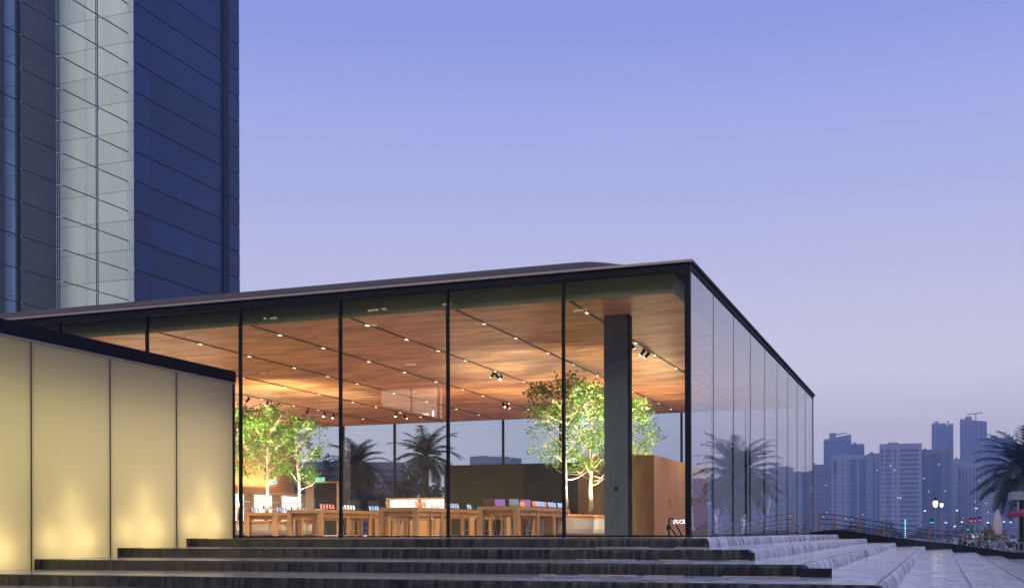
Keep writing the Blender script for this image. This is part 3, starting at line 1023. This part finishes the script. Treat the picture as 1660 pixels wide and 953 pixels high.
# glass screen
XG = cx - 93.6
gy = [cy + v_ for v_ in (85.5, 91.8, 98.1, 104.4, 110.8, 115.85)]
for i in range(5):
    base = MB().box(-.03, .03, .06, gy[i + 1] - gy[i] - .06, .05, ROW - .05).build('glass_pane', M['glass_tower'], tw)
    for j, z in enumerate(rows):
        o = base if j == 0 else inst(base, tw)
        o.location = (XG, gy[i], z)
for i in range(5):
    MB().tube([(XG - .4, gy[i] - .14, -2), (XG - .4, gy[i] - .14, TOP)], .06, 6).build('tension_rod', M['black'], tw)
    MB().tube([(XG - .4, gy[i] + .14, -2), (XG - .4, gy[i] + .14, TOP)], .06, 6).build('tension_rod', M['black'], tw)
    for z in rows:
        MB().box(XG - .42, XG + .06, gy[i] - .2, gy[i] + .2, z - .09, z + .09).build('glass_fixing', M['metal'], tw)
for z in rows:
    MB().box(XG - .05, XG + .05, gy[0], gy[-1], z - .045, z + .045).build('glass_rail', M['black'], tw)
MB().box(XG - .3, XG + .1, gy[2] - .35, gy[2] + .05, -2, TOP).build('glass_post', M['black'], tw)

# ------------------------------------------------------------------ opposite mall (seen mirrored in the front glass)
mall = empty('mall_front', (0, -52, 0))
tag(mall, 'dark mall front seen only as a faint mirror image in the front glass', 'building')
M['shop_lamp'] = em('mall_ceiling_lamp', (1, .82, .5), 7)
M['f_mall'] = pm('mall_ledge', (.30, .29, .28), None, .6, scale=1)
M['mall'] = pm('mall_cladding', (.12, .12, .13), (.09, .09, .10), .5, scale=.4)
MB().box(-85, 45, -12, 0, -2, 26).build('mall_wall', M['mall'], mall)
random.seed(91)
for q in range(26):
    x = random.uniform(-62, 14); z = random.choice([8.2, 10.5, 13.0, 16.2, 17.4])
    MB().box(x, x + random.uniform(.5, 1.3), .0, .06, z, z + .14).build('ceiling_lamp', M['shop_lamp'], mall)
for x in range(-80, 45, 5):
    MB().box(x, x + .25, .0, .2, 6, 25.9).build('mullion', M['black'], mall)
for z in (6.0, 11.9, 18.5):
    MB().box(-84, 44, .205, .4, z, z + .7).build('ledge', M['f_mall'], mall)
sgn = P(685, 664, 82)          # virtual image of the sign
sy = -(sgn.y)
SX, SYY, SZ = sgn.x, -51.95, sgn.z
kv = (51.95 + 27.8 + 0) / 1
# reflected ray: from the glass point back to the mall plane
dirv = Vector((sgn.x - CAM.x, sgn.y - CAM.y, sgn.z - CAM.z))
tt = (51.95 - CAM.y) / dirv.y      # virtual plane at y=+51.95
SX = CAM.x + dirv.x * tt; SZ = CAM.z + dirv.z * tt
shp = empty('shop_window', (SX, -51.9, SZ))
tag(shp, 'lit shop window with white sign, mirrored on the ceiling in the glass', 'shop front')
MB().box(-3.4, 1.8, 0, .1, -1.5, 1.7).build('lit_window', M['shop'], shp)
for x in (-3.5, -.9, 1.75):
    MB().box(x, x + .1, .1, .2, -1.55, 1.75).build('window_bar', M['black'], shp)
cu = bpy.data.curves.new('sign_text', 'FONT'); cu.body = 'Location'; cu.size = 1.0; cu.extrude = .03; cu.align_x = 'CENTER'
tx = bpy.data.objects.new('sign_tmp', cu); col.objects.link(tx)
dg = bpy.context.evaluated_depsgraph_get()
me = bpy.data.meshes.new_from_object(tx.evaluated_get(dg)); bpy.data.objects.remove(tx)
me.materials.append(M['sign'])
so = bpy.data.objects.new('sign_letters', me); col.objects.link(so); so.parent = shp
so.rotation_euler = (R(90), 0, R(180)); so.location = (-.6, .26, -.7)

# second small sign low on the mall, mirrored beside the corner mullion
sg = P(1110, 843, 82); dv = sg - CAM; tt = (51.95 - CAM.y) / dv.y
sgo = empty('shop_sign', (CAM.x + dv.x * tt, -51.9, CAM.z + dv.z * tt)); tag(sgo, 'small white lit sign mirrored beside the corner mullion', 'sign')
cu = bpy.data.curves.new('sign_text', 'FONT'); cu.body = 'L\u00f6xxe'; cu.size = .62; cu.extrude = .03; cu.align_x = 'CENTER'
tx = bpy.data.objects.new('sign_tmp', cu); col.objects.link(tx)
dg = bpy.context.evaluated_depsgraph_get()
me = bpy.data.meshes.new_from_object(tx.evaluated_get(dg)); bpy.data.objects.remove(tx)
me.materials.append(M['sign'])
so = bpy.data.objects.new('sign_letters', me); col.objects.link(so); so.parent = sgo
so.rotation_euler = (R(90), 0, R(180)); so.location = (0, .30, -.2)
MB().box(-1.2, 1.2, .0, .22, -.4, .5).build('sign_board', M['black'], sgo)

# ------------------------------------------------------------------ ramp wall, railings
rw = [(Vector((.25, 25.6, 0)), .12)]
for (px, py, d) in ((1340, 859.5, 51.2), (1356, 858, 51.2), (1385, 861.5, 51.2), (1415, 866, 51.3), (1440, 870, 51.6), (1470, 873.5, 52.6), (1500, 877, 54.2), (1545, 881.5, 57.4), (1590, 888, 58.2), (1630, 894, 58.8), (1670, 899, 59.3), (1760, 908, 60), (1900, 915, 61)):
    q = P(px, py, d); rw.append((Vector((q.x, q.y, 0)), q.z))
wl = MB()
for (a_, za), (b_, zb) in zip(rw[:-1], rw[1:]):
    n_ = Vector((-(b_ - a_).y, (b_ - a_).x, 0)).normalized() * .45
    wl.hexa([(a_.x, a_.y, -2.3), (b_.x, b_.y, -2.3), (b_.x + n_.x, b_.y + n_.y, -2.3), (a_.x + n_.x, a_.y + n_.y, -2.3)],
            [(a_.x, a_.y, za), (b_.x, b_.y, zb), (b_.x + n_.x, b_.y + n_.y, zb), (a_.x + n_.x, a_.y + n_.y, za)])
rwo = wl.build('ramp_wall', M['black'])
tag(rwo, 'low curved black wall at the far end of the water steps', 'wall')
M['bronze'] = pm('bronze_post', (.40, .20, .09), (.30, .15, .07), .4, .5, scale=5)


def railing(posts, d_off, label, rails):
    p0 = P(posts[0][0], 862, posts[0][3]); rl = empty('walkway_railing', (p0.x, p0.y, 0)); tag(rl, label, 'railing', 'walkway railings')
    tops = []; bots = []
    for (px, y0, y1, d) in posts:
        a_ = P(px, y0, d); b_ = P(px, y1 + 4, d)
        b_.x, b_.y = a_.x, a_.y
        a_ -= rl.location; b_ -= rl.location
        MB().tube([b_, a_], .045 if rails > 2 else .04, 6).build('post', M['bronze'], rl)
        tops.append(a_); bots.append(b_)
    for r_ in range(rails):
        f_ = r_ / rails * .8
        MB().tube([a_.lerp(b_, f_ + .03) for a_, b_ in zip(tops, bots)], .018, 5).build('rail', M['black'], rl)


railing([(1328, 832, 858, 52.4), (1352.5, 833, 858, 52.4), (1393.5, 840, 864, 52.5), (1433, 846, 870, 52.8), (1471, 852, 875, 53.8), (1505, 858, 880, 56), (1560, 863, 884, 59)], 0, 'railing with orange bronze posts on top of the black wall', 3)
railing([(1349, 849, 861, 58), (1389, 853, 864, 58), (1423, 857, 868, 58), (1442, 860, 872, 58.5), (1481, 864, 877, 60), (1513, 868, 881, 62), (1544, 874, 884, 64)], 0, 'shorter railing behind the bronze post railing', 2)

# ------------------------------------------------------------------ cafe terrace at the right
fn = empty('terrace_fence', P(1592, 862, 60)); fn.location.z = -1.9
tag(fn, 'grey post and rail fence in front of the cafe terrace', 'fence')
fpts = [(1582, 866), (1592, 868), (1623, 872), (1628, 875), (1644, 882), (1651, 878), (1660, 880), (1690, 884), (1740, 888)]
tops = []
for (px, y0) in fpts:
    a_ = P(px, y0, 60.4) - fn.location
    MB().tube([(a_.x, a_.y, 0), a_], .05, 6).build('fence_post', M['grey'], fn); tops.append(a_)
for f_ in (.06, .5):
    MB().tube([Vector((p.x, p.y, p.z - f_ * .9)) for p in tops], .025, 5).build('fence_rail', M['grey'], fn)


def foliage(name, c_, rx, rz, n_, mat, label, cat, group=None, leaf=.12, seed=1, trunk=True):
    random.seed(seed)
    tr = empty(name, (c_.x, c_.y, -1.95)); tag(tr, label, cat, group)
    lf = MB(); cz = c_.z + 1.95
    clumps = [(Vector((random.gauss(0, .5) * rx, random.gauss(0, .5) * rx, cz + random.gauss(0, .42) * rz)), random.uniform(.25, .5)) for _ in range(26)]
    for _ in range(n_):
        p, r_ = random.choice(clumps)
        q = p + rv() * random.random() ** .5 * r_ * min(rx, rz)
        if q.z < .05: continue
        add_leaf(lf, q, leaf * random.uniform(.7, 1.3), leaf * .6)
    o = lf.build('crown' if trunk else 'foliage', mat, tr); o['kind'] = 'stuff'
    tk = MB()
    tk.tube([(0, 0, 0), (.05, 0, cz * .5), (0, .05, cz)], [.12 * rx / 1.5, .09 * rx / 1.5, .03], 7)
    for p, r_ in clumps[:10]:
        tk.tube([(0, 0, cz * .45), p.lerp(Vector((0, 0, cz * .6)), .5), p], [.05 * rx / 1.5, .035 * rx / 1.5, .01], 5)
    tk.build('trunk' if trunk else 'stem', M['palmtrunk'], tr)
    return tr


foliage('shrub', P(1601, 872, 61.5), .75, .35, 900, M['flower'], 'yellow flowered shrub behind the grey fence', 'shrub', leaf=.10, seed=5, trunk=False)
foliage('shrub', P(1570, 881, 61.5), .8, .22, 500, M['bush'], 'low dark shrub left of the yellow shrub', 'shrub', leaf=.10, seed=6, trunk=False)
foliage('shrub', P(1648, 884, 61.5), .9, .3, 700, M['bush'], 'low dark shrub below the red parasol', 'shrub', leaf=.10, seed=7, trunk=False)

# closed parasol
q = P(1617, 862, 62); cu_ = empty('closed_parasol', (q.x, q.y, -1.95)); tag(cu_, 'closed cream parasol standing upright behind the fence', 'parasol')
zt = P(1617, 826, 62).z + 1.95; zb = P(1617, 866, 62).z + 1.95
prof = []
cb = MB(); seg = 16
for i in range(9):
    f_ = i / 8; z = zb + (zt - zb) * f_; r_ = .24 * (1 - f_) ** .55 * (.75 + .25 * math.sin(3.1 * (1 - f_))) + .015
    prof.append((r_, z))
n0 = 0
for (r_, z) in prof:
    for k in range(seg):
        a_ = 2 * math.pi * k / seg; rr = r_ * (1 + .22 * (k % 2))
        cb.v.append((rr * math.cos(a_), rr * math.sin(a_), z))
for i in range(8):
    for k in range(seg):
        k2 = (k + 1) % seg; cb.f.append((i * seg + k, i * seg + k2, (i + 1) * seg + k2, (i + 1) * seg + k))
cb.build('folded_canopy', pm('cream_canvas', (.55, .48, .44), (.45, .39, .36), .9, scale=5), cu_)
MB().tube([(0, 0, 0), (0, 0, zb + .2)], .03, 8).build('pole', M['grey'], cu_)
MB().lathe([(.3, 0), (.3, .08), (.1, .12)], seg=16).build('base', M['grey'], cu_)
# red parasol
q = P(1664, 862, 63); rp = empty('red_parasol', (q.x, q.y, -1.95)); tag(rp, 'open dark red parasol at the right edge', 'parasol')
zt = P(1664, 824, 63).z + 1.95; zb = P(1664, 833, 63).z + 1.95
cb = MB()
rim = [(1.1 * math.cos(k * math.pi / 4 + .39), 1.1 * math.sin(k * math.pi / 4 + .39)) for k in range(8)]
for k in range(8):
    a_, b_ = rim[k], rim[(k + 1) % 8]
    cb.poly([(a_[0], a_[1], zb), (b_[0], b_[1], zb), (0, 0, zt)])
    cb.quad((a_[0], a_[1], zb - .16), (b_[0], b_[1], zb - .16), (b_[0], b_[1], zb), (a_[0], a_[1], zb))
cb.build('canopy', pm('red_canvas', (.28, .03, .07), (.20, .02, .05), .85, scale=6), rp)
MB().tube([(0, 0, 0), (0, 0, zt - .02)], .06, 8).build('pole', M['brown'], rp)
for k in range(8):
    MB().tube([(0, 0, zt - .05), (rim[k][0], rim[k][1], zb - .01)], .015, 5).build('rib', M['black'], rp)
# kiosk
q = P(1640, 862, 68); kk = empty('kiosk', (q.x, q.y, -1.95)); tag(kk, 'dark kiosk with flat pale roof behind the palm', 'kiosk')
zr = P(1640, 797, 68).z + 1.95
MB().box(0, 5, .3, 4, zr - .5, zr).build('flat_roof', pm('kiosk_roof', (.25, .25, .30), None, .7), kk)
MB().box(.5, 5, .8, 3.6, 0, zr - .502).build('wall', M['brown'], kk)
for x in (.45, 2.2, 3.9):
    MB().box(x, x + .18, .42, .60, 0, zr - .502).build('post', M['black'], kk)
MB().box(.8, 2.0, .77, .799, .9, 2.0).build('window', M['bluesky'], kk)
# cafe tables and chairs


def cafe_chair(px, d, rz, label, py=None):
    q = P(px, 862, d); ch = empty('cafe_chair', (q.x, q.y, -1.95), rz); tag(ch, label, 'chair', 'cafe chairs on the terrace')
    MB().box(-.22, .22, -.22, .22, .50, .54).build('seat', M['grey'], ch)
    MB().box(-.22, .22, .19, .22, .62, 1.0).build('backrest', M['grey'], ch)
    for (x, y) in ((-.2, -.2), (.2, -.2), (-.2, .2), (.2, .2)):
        MB().tube([(x, y, 0), (x, y, .5 if y < 0 else 1.0)], .018, 5).build('leg', M['metal'], ch)


cafe_chair(1634, 62.5, .5, 'cafe chair right of the closed parasol')
cafe_chair(1655, 62.0, 2.2, 'cafe chair under the red parasol')
for (px, d, lab) in ((1641, 63.4, 'round cafe table between the two parasols'), (1668, 64, 'round cafe table at the right edge')):
    q = P(px, 862, d); tb = empty('cafe_table', (q.x, q.y, -1.95)); tag(tb, lab, 'table', 'cafe tables')
    MB().lathe([(.42, .95), (.42, .98)], seg=20).build('table_top', M['white'], tb)
    MB().tube([(0, 0, 0), (0, 0, .95)], .04, 8).build('stem', M['grey'], tb)
    MB().lathe([(.28, 0), (.28, .03), (.05, .06)], seg=16).build('foot', M['grey'], tb)

# ------------------------------------------------------------------ palms


def palm(px, d, y_crown, rad, label, seed, nfr=46, sp=1.0):
    random.seed(seed)
    q = P(px, y_crown, d); zc = q.z + 1.95
    pt = empty('palm_tree', (q.x, q.y, -1.95)); tag(pt, label, 'palm tree', 'date palms')
    tk = MB()
    n_ = 14
    tk.tube([(.04 * math.sin(i * .5), .03 * math.cos(i * .7), zc * i / n_) for i in range(n_ + 1)],
            [(.24 + .03 * (i % 2)) * (1.1 - .25 * i / n_) for i in range(n_ + 1)], 12)
    tk.build('trunk', M['palmtrunk'], pt)
    lf = MB(); rb = MB()
    for i in range(nfr):
        az = i * 2.399 + random.uniform(-.2, .2)
        e0 = R(82) - R(125) * (i / nfr) ** .9 + random.uniform(-.1, .1)
        L = rad * random.uniform(.85, 1.1) * (1 - .15 * (i / nfr))
        drop = random.uniform(.75, 1.25) * (1.0 if e0 > 0 else .7)
        ns = 16; p = Vector((0, 0, zc)); ptsf = [p.copy()]
        ang = e0
        for s_ in range(ns):
            ang -= drop * 1.35 / ns * (.4 + 1.2 * s_ / ns)
            p = p + Vector((math.cos(az) * math.cos(ang), math.sin(az) * math.cos(ang), math.sin(ang))) * L / ns
            ptsf.append(p.copy())
        rb.tube(ptsf, [.028 * (1 - .85 * k / ns) for k in range(ns + 1)], 4)
        side = Vector((-math.sin(az), math.cos(az), 0))
        for s_ in range(2, ns):
            for sub in (0, .33, .66):
                f_ = (s_ + sub) / ns
                b_ = ptsf[s_].lerp(ptsf[s_ + 1], sub); fw = (ptsf[s_ + 1] - ptsf[s_]).normalized()
                ll = rad * .20 * math.sin(math.pi * min(1, .12 + f_ * .9)) ** .6 * random.uniform(.8, 1.15) + .05
                for sg in (-1, 1):
                    dr = (side * sg * .8 + fw * .75 + Vector((0, 0, -.18 + random.uniform(-.2, .25)))).normalized()
                    e_ = b_ + dr * ll
                    wv_ = fw * .026 * rad / 2.6
                    lf.quad(b_ - wv_, b_ + wv_, e_ + wv_ * .3, e_ - wv_ * .3)
    rb.build('frond_rib', M['palm'], pt)['kind'] = 'stuff'
    o = lf.build('fronds', M['palm'], pt); o['kind'] = 'stuff'
    return pt


palm(1661, 105, 766, 5.7, 'date palm with drooping fronds at the right edge', 3, 80)
palm(690, 72, 738, 2.7, 'date palm centred behind the back glass', 4, 46)
palm(578, 74, 752, 2.6, 'bushy date palm left of the centre palm behind the back glass', 8, 46)
foliage('leafy_tree', P(668, 802, 84), 2.1, 1.6, 3000, M['bush'], 'dark leafy tree below the centre palm behind the back glass', 'tree', 'trees behind the pavilion', .30, 21)
foliage('leafy_tree', P(560, 800, 84), 2.4, 1.8, 3000, M['bush'], 'dark leafy tree below the bushy palm behind the back glass', 'tree', 'trees behind the pavilion', .30, 22)
foliage('leafy_tree', P(615, 815, 86), 1.3, 1.4, 1600, M['bush'], 'small dark tree between the two palms behind the back glass', 'tree', 'trees behind the pavilion', .28, 23)

# ------------------------------------------------------------------ street lamps
def street_lamp(px, py, d, s_, label):
    q = P(px, py, d); sl = empty('street_lamp', (q.x, q.y, -1.95)); tag(sl, label, 'street lamp', 'globe street lamps')
    zt = q.z + 1.95
    MB().lathe([(.16, 0), (.16, .3), (.09, .38), (.07, zt - .32), (.12, zt - .28)], seg=12).build('post', M['grey'], sl)
    MB().lathe([(.11, zt - .28), (.20, zt - .10), (.21, zt + .15), (.15, zt + .28)], seg=14).build('lantern', M['lamp'], sl, True)
    MB().lathe([(.26, zt + .281), (.23, zt + .34), (.07, zt + .55), (.02, zt + .66)], seg=14).build('cap', M['black'], sl)


street_lamp(1516.5, 817, 106, 1, 'lit street lamp with glowing lantern above the black wall')
street_lamp(1526.5, 819, 165, 1, 'farther lit street lamp just right of the brighter one')

# ------------------------------------------------------------------ far skyline
WIN = {}
M['f_a'] = pm('far_wall_pale', (.25, .24, .28), (.21, .20, .24), .8, scale=.05)
M['f_b'] = pm('far_wall_grey', (.15, .15, .19), (.13, .13, .165), .8, scale=.05)
M['f_c'] = pm('far_wall_brown', (.14, .115, .14), (.12, .10, .12), .8, scale=.05)
M['f_glass'] = pm('far_window_glass', (.035, .06, .11), (.025, .045, .085), .25, scale=.05)
M['f_pale'] = pm('far_trim_white', (.48, .46, .50), None, .8, scale=.05)


def tower(px0, px1, ytop, d, label, wall='f_a', style='grid', rows_=18, cols=6, slant=0, depth=25, lit=3, seed=0, crane=False, bands=None, name='high_rise'):
    random.seed(seed + int(px0))
    a_ = P(px0, 862, d); th = math.atan((px0 - 830) / F); wd = (px1 - px0) / F * d * math.cos(th); h = P(px0, ytop, d).z + 1.95
    tb = empty(name, (a_.x, a_.y, -1.95), PHI - th); tag(tb, label, 'building', 'high rises across the bay')
    body = MB()
    body.hexa([(0, 0, 0), (wd, 0, 0), (wd, depth, 0), (0, depth, 0)], [(0, 0, h), (wd, 0, h + slant), (wd, depth, h + slant), (0, depth, h)])
    body.build('wall', M[wall], tb)
    wn = MB(); tr = MB()
    fh = h / (rows_ + 1.5)
    if style == 'grid':
        cw = wd / cols
        for r_ in range(rows_):
            for k in range(cols):
                x = cw * (k + .28); wn.box(x, x + cw * .44, -.12, .3, fh * (r_ + .75), fh * (r_ + 1.25))
    elif style == 'bands':
        for (f0, f1, kind) in bands:
            x0, x1 = wd * f0, wd * f1
            if kind == 'b':
                for r_ in range(rows_): wn.box(x0, x1, -.12, .3, fh * (r_ + .72), fh * (r_ + 1.27))
            elif kind == 'w':
                for r_ in range(rows_): wn.box(x0, x1, -.12, .3, fh * (r_ + .8), fh * (r_ + 1.2))
            elif kind == 'g':
                wn.box(x0, x1, -.2, .3, fh * .5, h - fh * 1.1)
                for r_ in range(rows_): tr.box(x0, x1, -.32, -.21, fh * (r_ + .5), fh * (r_ + .58))
            elif kind == 'v':
                tr.box(x0, x1, -.7, -.01, 0, h - fh * .6)
            elif kind == 'p':   # slot window high up
                wn.box(x0, x1, -.12, .3, h * .75, h * .93)
    elif style == 'verts':
        n_ = cols
        cw = wd / n_
        for k in range(n_):
            wn.box(cw * (k + .3), cw * (k + .75), -.2, .3, fh, h - fh * 1.4)
        for r_ in range(rows_):
            tr.box(0, wd, -.1, -.01, fh * (r_ + .95), fh * (r_ + 1.05))
    elif style == 'glass':
        wn.box(wd * .03, wd * .97, -.15, .3, fh * .5, h - fh * .5 + min(slant, 0))
        for r_ in range(rows_): tr.box(0, wd, -.24, -.151, fh * (r_ + .7), fh * (r_ + .82))
        for k in range(cols + 1): tr.box(wd * k / cols - .25, wd * k / cols + .25, -.34, -.241, 0, h + min(slant, 0))
    if wn.v: wn.build('window_grid', M['f_glass'], tb)['kind'] = 'stuff'
    if tr.v: tr.build('facade_trim', M[wall], tb)['kind'] = 'stuff'
    MB().box(wd * .2, wd * .45, depth * .3, depth * .7, h + min(slant, 0) - .5, h + max(slant, 0) + h * .025).build('roof_plant', M['f_b'], tb)
    if crane:
        MB().tube([(wd * .6, depth * .4, h - 1), (wd * .6, depth * .4, h + 6)], .5, 5).build('crane_mast', M['f_b'], tb)
        MB().tube([(wd * .3, depth * .4, h + 5), (wd * .85, depth * .4, h + 6.5)], .5, 5).build('crane_jib', M['f_b'], tb)
    for _ in range((lit + 1) // 2 + 1):
        x = wd * random.uniform(.12, .88); z = fh * (random.randint(3, rows_ - 3) + .78)
        MB().box(x, x + .8, -.5, -.36, z, z + .7).build('lit_window', M[random.choice(['cool', 'cool', 'warmdot'])], tb)
    return tb


tower(1300, 1350, 753, 900, 'low wide block left of the slant roofed tower', 'f_c', 'grid', 14, 7, seed=1)
tower(1336, 1380, 712.5, 1080, 'slant roofed tower with crane, leftmost tall one in the skyline', 'f_b', 'glass', 24, 6, 4.5, crane=True, lit=0, seed=2)
tower(1379, 1401, 720, 1090, 'lower flat wing right of the slant roofed tower', 'f_b', 'glass', 22, 4, lit=0, seed=3)
tower(1348, 1412, 738, 860, 'pale block with dark blue glass middle, left of the banded block', 'f_a', 'bands', 18, 6, lit=4, seed=4,
      bands=[(.04, .14, 'p'), (.05, .13, 'b'), (.26, .32, 'w'), (.40, .44, 'w'), (.46, .88, 'g'), (.64, .69, 'v'), (.93, .97, 'w')])
tower(1406, 1428, 735, 960, 'plain narrow grey tower left of the banded block', 'f_b', 'verts', 16, 3, lit=0, seed=5)
tower(1426, 1494, 720, 800, 'broad pale block with rows of dark window bands', 'f_a', 'bands', 18, 6, lit=5, seed=6, depth=30,
      bands=[(.03, .08, 'w'), (.04, .07, 'p'), (.14, .28, 'b'), (.35, .39, 'w'), (.36, .38, 'p'), (.48, .92, 'b')])
tower(1494.5, 1511, 729, 812, 'narrow brown block joined to the right of the banded block', 'f_c', 'grid', 18, 3, lit=1, seed=7)
tower(1511, 1545, 728, 830, 'brown block with dark glass shaft behind the bright street lamp', 'f_c', 'bands', 18, 4, lit=2, seed=8,
      bands=[(.0, .45, 'g'), (.62, .86, 'g')])
tower(1511, 1534, 687, 1250, 'slim tower with notched roof right of the banded block', 'f_b', 'glass', 28, 4, 0, lit=2, seed=9)
tower(1534, 1545.5, 691, 1255, 'slim tower half with roof rising to a point', 'f_b', 'glass', 28, 2, 3, lit=0, seed=10)
tower(1556.5, 1600, 679.5, 1150, 'tallest tower with curved top and crane', 'f_b', 'verts', 30, 7, -3.4, lit=1, seed=11, crane=True)
tower(1546, 1560, 744, 900, 'small pale block left of the ribbed block', 'f_a', 'grid', 15, 3, lit=1, seed=12)
tower(1553, 1592, 749, 850, 'pale block with vertical ribs below the tallest tower', 'f_a', 'verts', 16, 7, lit=4, seed=13)
tower(1598, 1642, 710, 1200, 'wide hazy tower behind the palm fronds', 'f_b', 'glass', 26, 5, lit=2, seed=14)
tower(1590, 1625, 775, 820, 'low pale block left of the palm trunk', 'f_a', 'grid', 11, 6, lit=4, seed=15)
tower(1640, 1690, 748, 880, 'pale block behind the palm at the right edge', 'f_a', 'grid', 16, 7, lit=3, seed=16)
for i, (x0, x1, yt, st_) in enumerate(((1700, 1750, 757, 'grid'), (1752, 1800, 748, 'verts'), (1803, 1850, 760, 'grid'), (1855, 1905, 752, 'bands'), (1910, 1960, 762, 'grid'), (1965, 2040, 766, 'verts'))):
    tower(x0, x1, yt, 850 + 20 * i, ['first', 'second', 'third', 'fourth', 'fifth', 'sixth'][i] + ' skyline block mirrored in the glass side, counted from the far corner', 'f_b', st_, 16, 7, lit=3, seed=20 + i,
          bands=[(.1, .9, 'b')])
o = tower(470, 660, 745, 260, 'long striped blue hotel block behind the pavilion palms', 'f_b', 'bands', 12, 6, lit=3, seed=30, bands=[(.01, .99, 'b')], name='hotel_block')
tower(762, 827, 738, 420, 'distant flat block above the dark partition', 'f_a', 'grid', 14, 10, lit=2, seed=31, name='distant_block')
tower(827, 846, 741, 440, 'small distant block right of the flat block', 'f_b', 'grid', 12, 4, lit=0, seed=32, name='distant_block')
# blue lamp on the tallest tower
# far quay strip with low trees
random.seed(70)
fl = MB()
for i in range(5200):
    px = random.uniform(1330, 2100); d = random.uniform(345, 420)
    q = P(px, 862, d); z = -1.9 + abs(random.gauss(0, 1.4)) * (1 + .7 * math.sin(px * .11) + .5 * math.sin(px * .037))
    add_leaf(fl, Vector((q.x, q.y, z)), 1.2, .9)
o = fl.build('shore_planting', M['bush']); tag(o, 'dark low planting along the far shore', 'planting', kind='stuff')

# traffic signals, cars, masts on the far road
sig = [(1573.5, 845, 'red', 'leftmost red traffic signal on the far road'), (1580.5, 844.5, 'red', 'middle red traffic signal on the far road'), (1588.5, 843.5, 'red', 'rightmost red traffic signal on the far road'),
       (1508.5, 847, 'green', 'left green traffic signal behind the street lamp'), (1512.5, 847, 'green', 'right green traffic signal behind the street lamp'), (1569, 858.5, 'green', 'low green signal left of the cars')]
for (px, py, cl_, lab) in sig:
    q = P(px, py, 300); s_ = empty('traffic_signal', (q.x, q.y, -1.95), PHI); tag(s_, lab, 'traffic signal', 'far traffic signals')
    zt = q.z + 1.95
    MB().tube([(0, .1, 0), (0, .1, zt - .5)], .09, 6).build('pole', M['grey'], s_)
    MB().box(-.35, .35, 0, .3, zt - .5, zt + .9).build('signal_head', M['black'], s_)
    MB().lathe([(.26, 0), (.26, .05)], seg=10).build('lens', M[cl_], s_, loc=(0, -.01, zt)).rotation_euler = (R(90), 0, 0)
msts = [(1496, 829, 'pale lamp mast right of the banded block'), (1544, 854, 'lamp mast behind the bronze railing end'), (1556, 847, 'white lamp mast left of the traffic signals'), (1530, 848, 'lamp mast right of the bright lantern'),
        (1624, 847, 'lamp mast right of the closed parasol'), (1635, 847.5, 'lamp mast left of the red parasol'), (1647, 848, 'lamp mast under the red parasol'), (1579, 825, 'tall lamp mast below the palm fronds'), (1598, 848, 'lamp mast above the parked cars'), (1548, 828.5, 'tall lamp mast in front of the ribbed block')]
for (px, py, lab) in msts:
    q = P(px, py, 320); s_ = empty('lamp_mast', (q.x, q.y, -1.95), PHI); tag(s_, lab, 'lamp mast', 'far lamp masts')
    zt = q.z + 1.95
    MB().tube([(0, 0, 0), (0, 0, zt), (.3, 0, zt + .25), (.8, 0, zt + .3)], .10, 6).build('pole', M['grey'], s_)
    MB().box(.3, .85, -.18, .18, zt - .02, zt + .28).build('lamp_head', M['cool'], s_)


def car(px, d, label, paint, tail):
    q = P(px, 862, d); cr = empty('parked_car', (q.x, q.y, -1.95), PHI + R(8)); tag(cr, label, 'car', 'cars on the far road')
    pr2 = [(-.9, .35), (.9, .35), (.92, .95), (.74, 1.0), (.62, 1.5), (-.62, 1.5), (-.74, 1.0), (-.92, .95)]
    b = MB(); n_ = len(pr2)
    b.v += [(x, 0, z) for x, z in pr2] + [(x, 4.3, z) for x, z in pr2]
    b.f += [tuple(range(n_)), tuple(reversed(range(n_, 2 * n_)))] + [(i, n_ + i, n_ + (i + 1) % n_, (i + 1) % n_) for i in range(n_)]
    b.build('body', paint, cr)
    MB().quad((-.64, -.02, 1.02), (.64, -.02, 1.02), (.56, -.02, 1.44), (-.56, -.02, 1.44)).build('windscreen', M['f_glass'], cr)
    for x in (-.78, .62):
        MB().box(x, x + .16, .15, .75, 0, .6).build('wheel', M['black'], cr)
        MB().box(x, x + .16, 3.2, 3.8, 0, .6).build('wheel', M['black'], cr)
    for x in (-.85, .5):
        MB().box(x, x + .38, -.05, -.01, .62, .86).build('lamp', M['red'] if tail else M['cool'], cr)


paint_w = pm('car_paint_white', (.7, .7, .72), None, .3)
paint_d = pm('car_paint_dark', (.08, .08, .1), None, .3)
car(1582, 298, 'car with white headlights left of the closed parasol', paint_w, False)
car(1588, 297, 'car with bright headlights in the middle of the far road', paint_w, False)
car(1601, 296, 'white lit car just left of the closed parasol', paint_w, False)
car(1630, 296, 'car with red tail lamps right of the closed parasol', paint_d, True)
car(1572, 299, 'dark car with tail lamps, leftmost on the far road', paint_d, True)
# blue light pylon
q = P(1467.5, 862, 300); py_ = empty('light_pylon', (q.x, q.y, -1.95), PHI); tag(py_, 'narrow upright cyan light pylon across the bay', 'light pylon')
MB().box(-.2, .2, 0, .5, 0, 5.4).build('mast', M['grey'], py_)
MB().box(-.16, .16, -.06, -.01, .6, 5.3).build('light_panel', M['cyan'], py_)

# ------------------------------------------------------------------ haze
hz = MB().box(-420, 1250, -75, 1420, -4.0, 125).build('haze', None); tag(hz, 'thin blue evening haze filling the whole scene', 'haze', kind='stuff')
m = bpy.data.materials.new('haze_air'); m.use_nodes = True
t = m.node_tree; t.nodes.clear()
out = t.nodes.new('ShaderNodeOutputMaterial'); pv = t.nodes.new('ShaderNodeVolumePrincipled')
pv.inputs['Color'].default_value = (.45, .60, 1.0, 1); pv.inputs['Density'].default_value = .00065; pv.inputs['Anisotropy'].default_value = 0
t.links.new(pv.outputs[0], out.inputs['Volume'])
hz.data.materials.append(m)
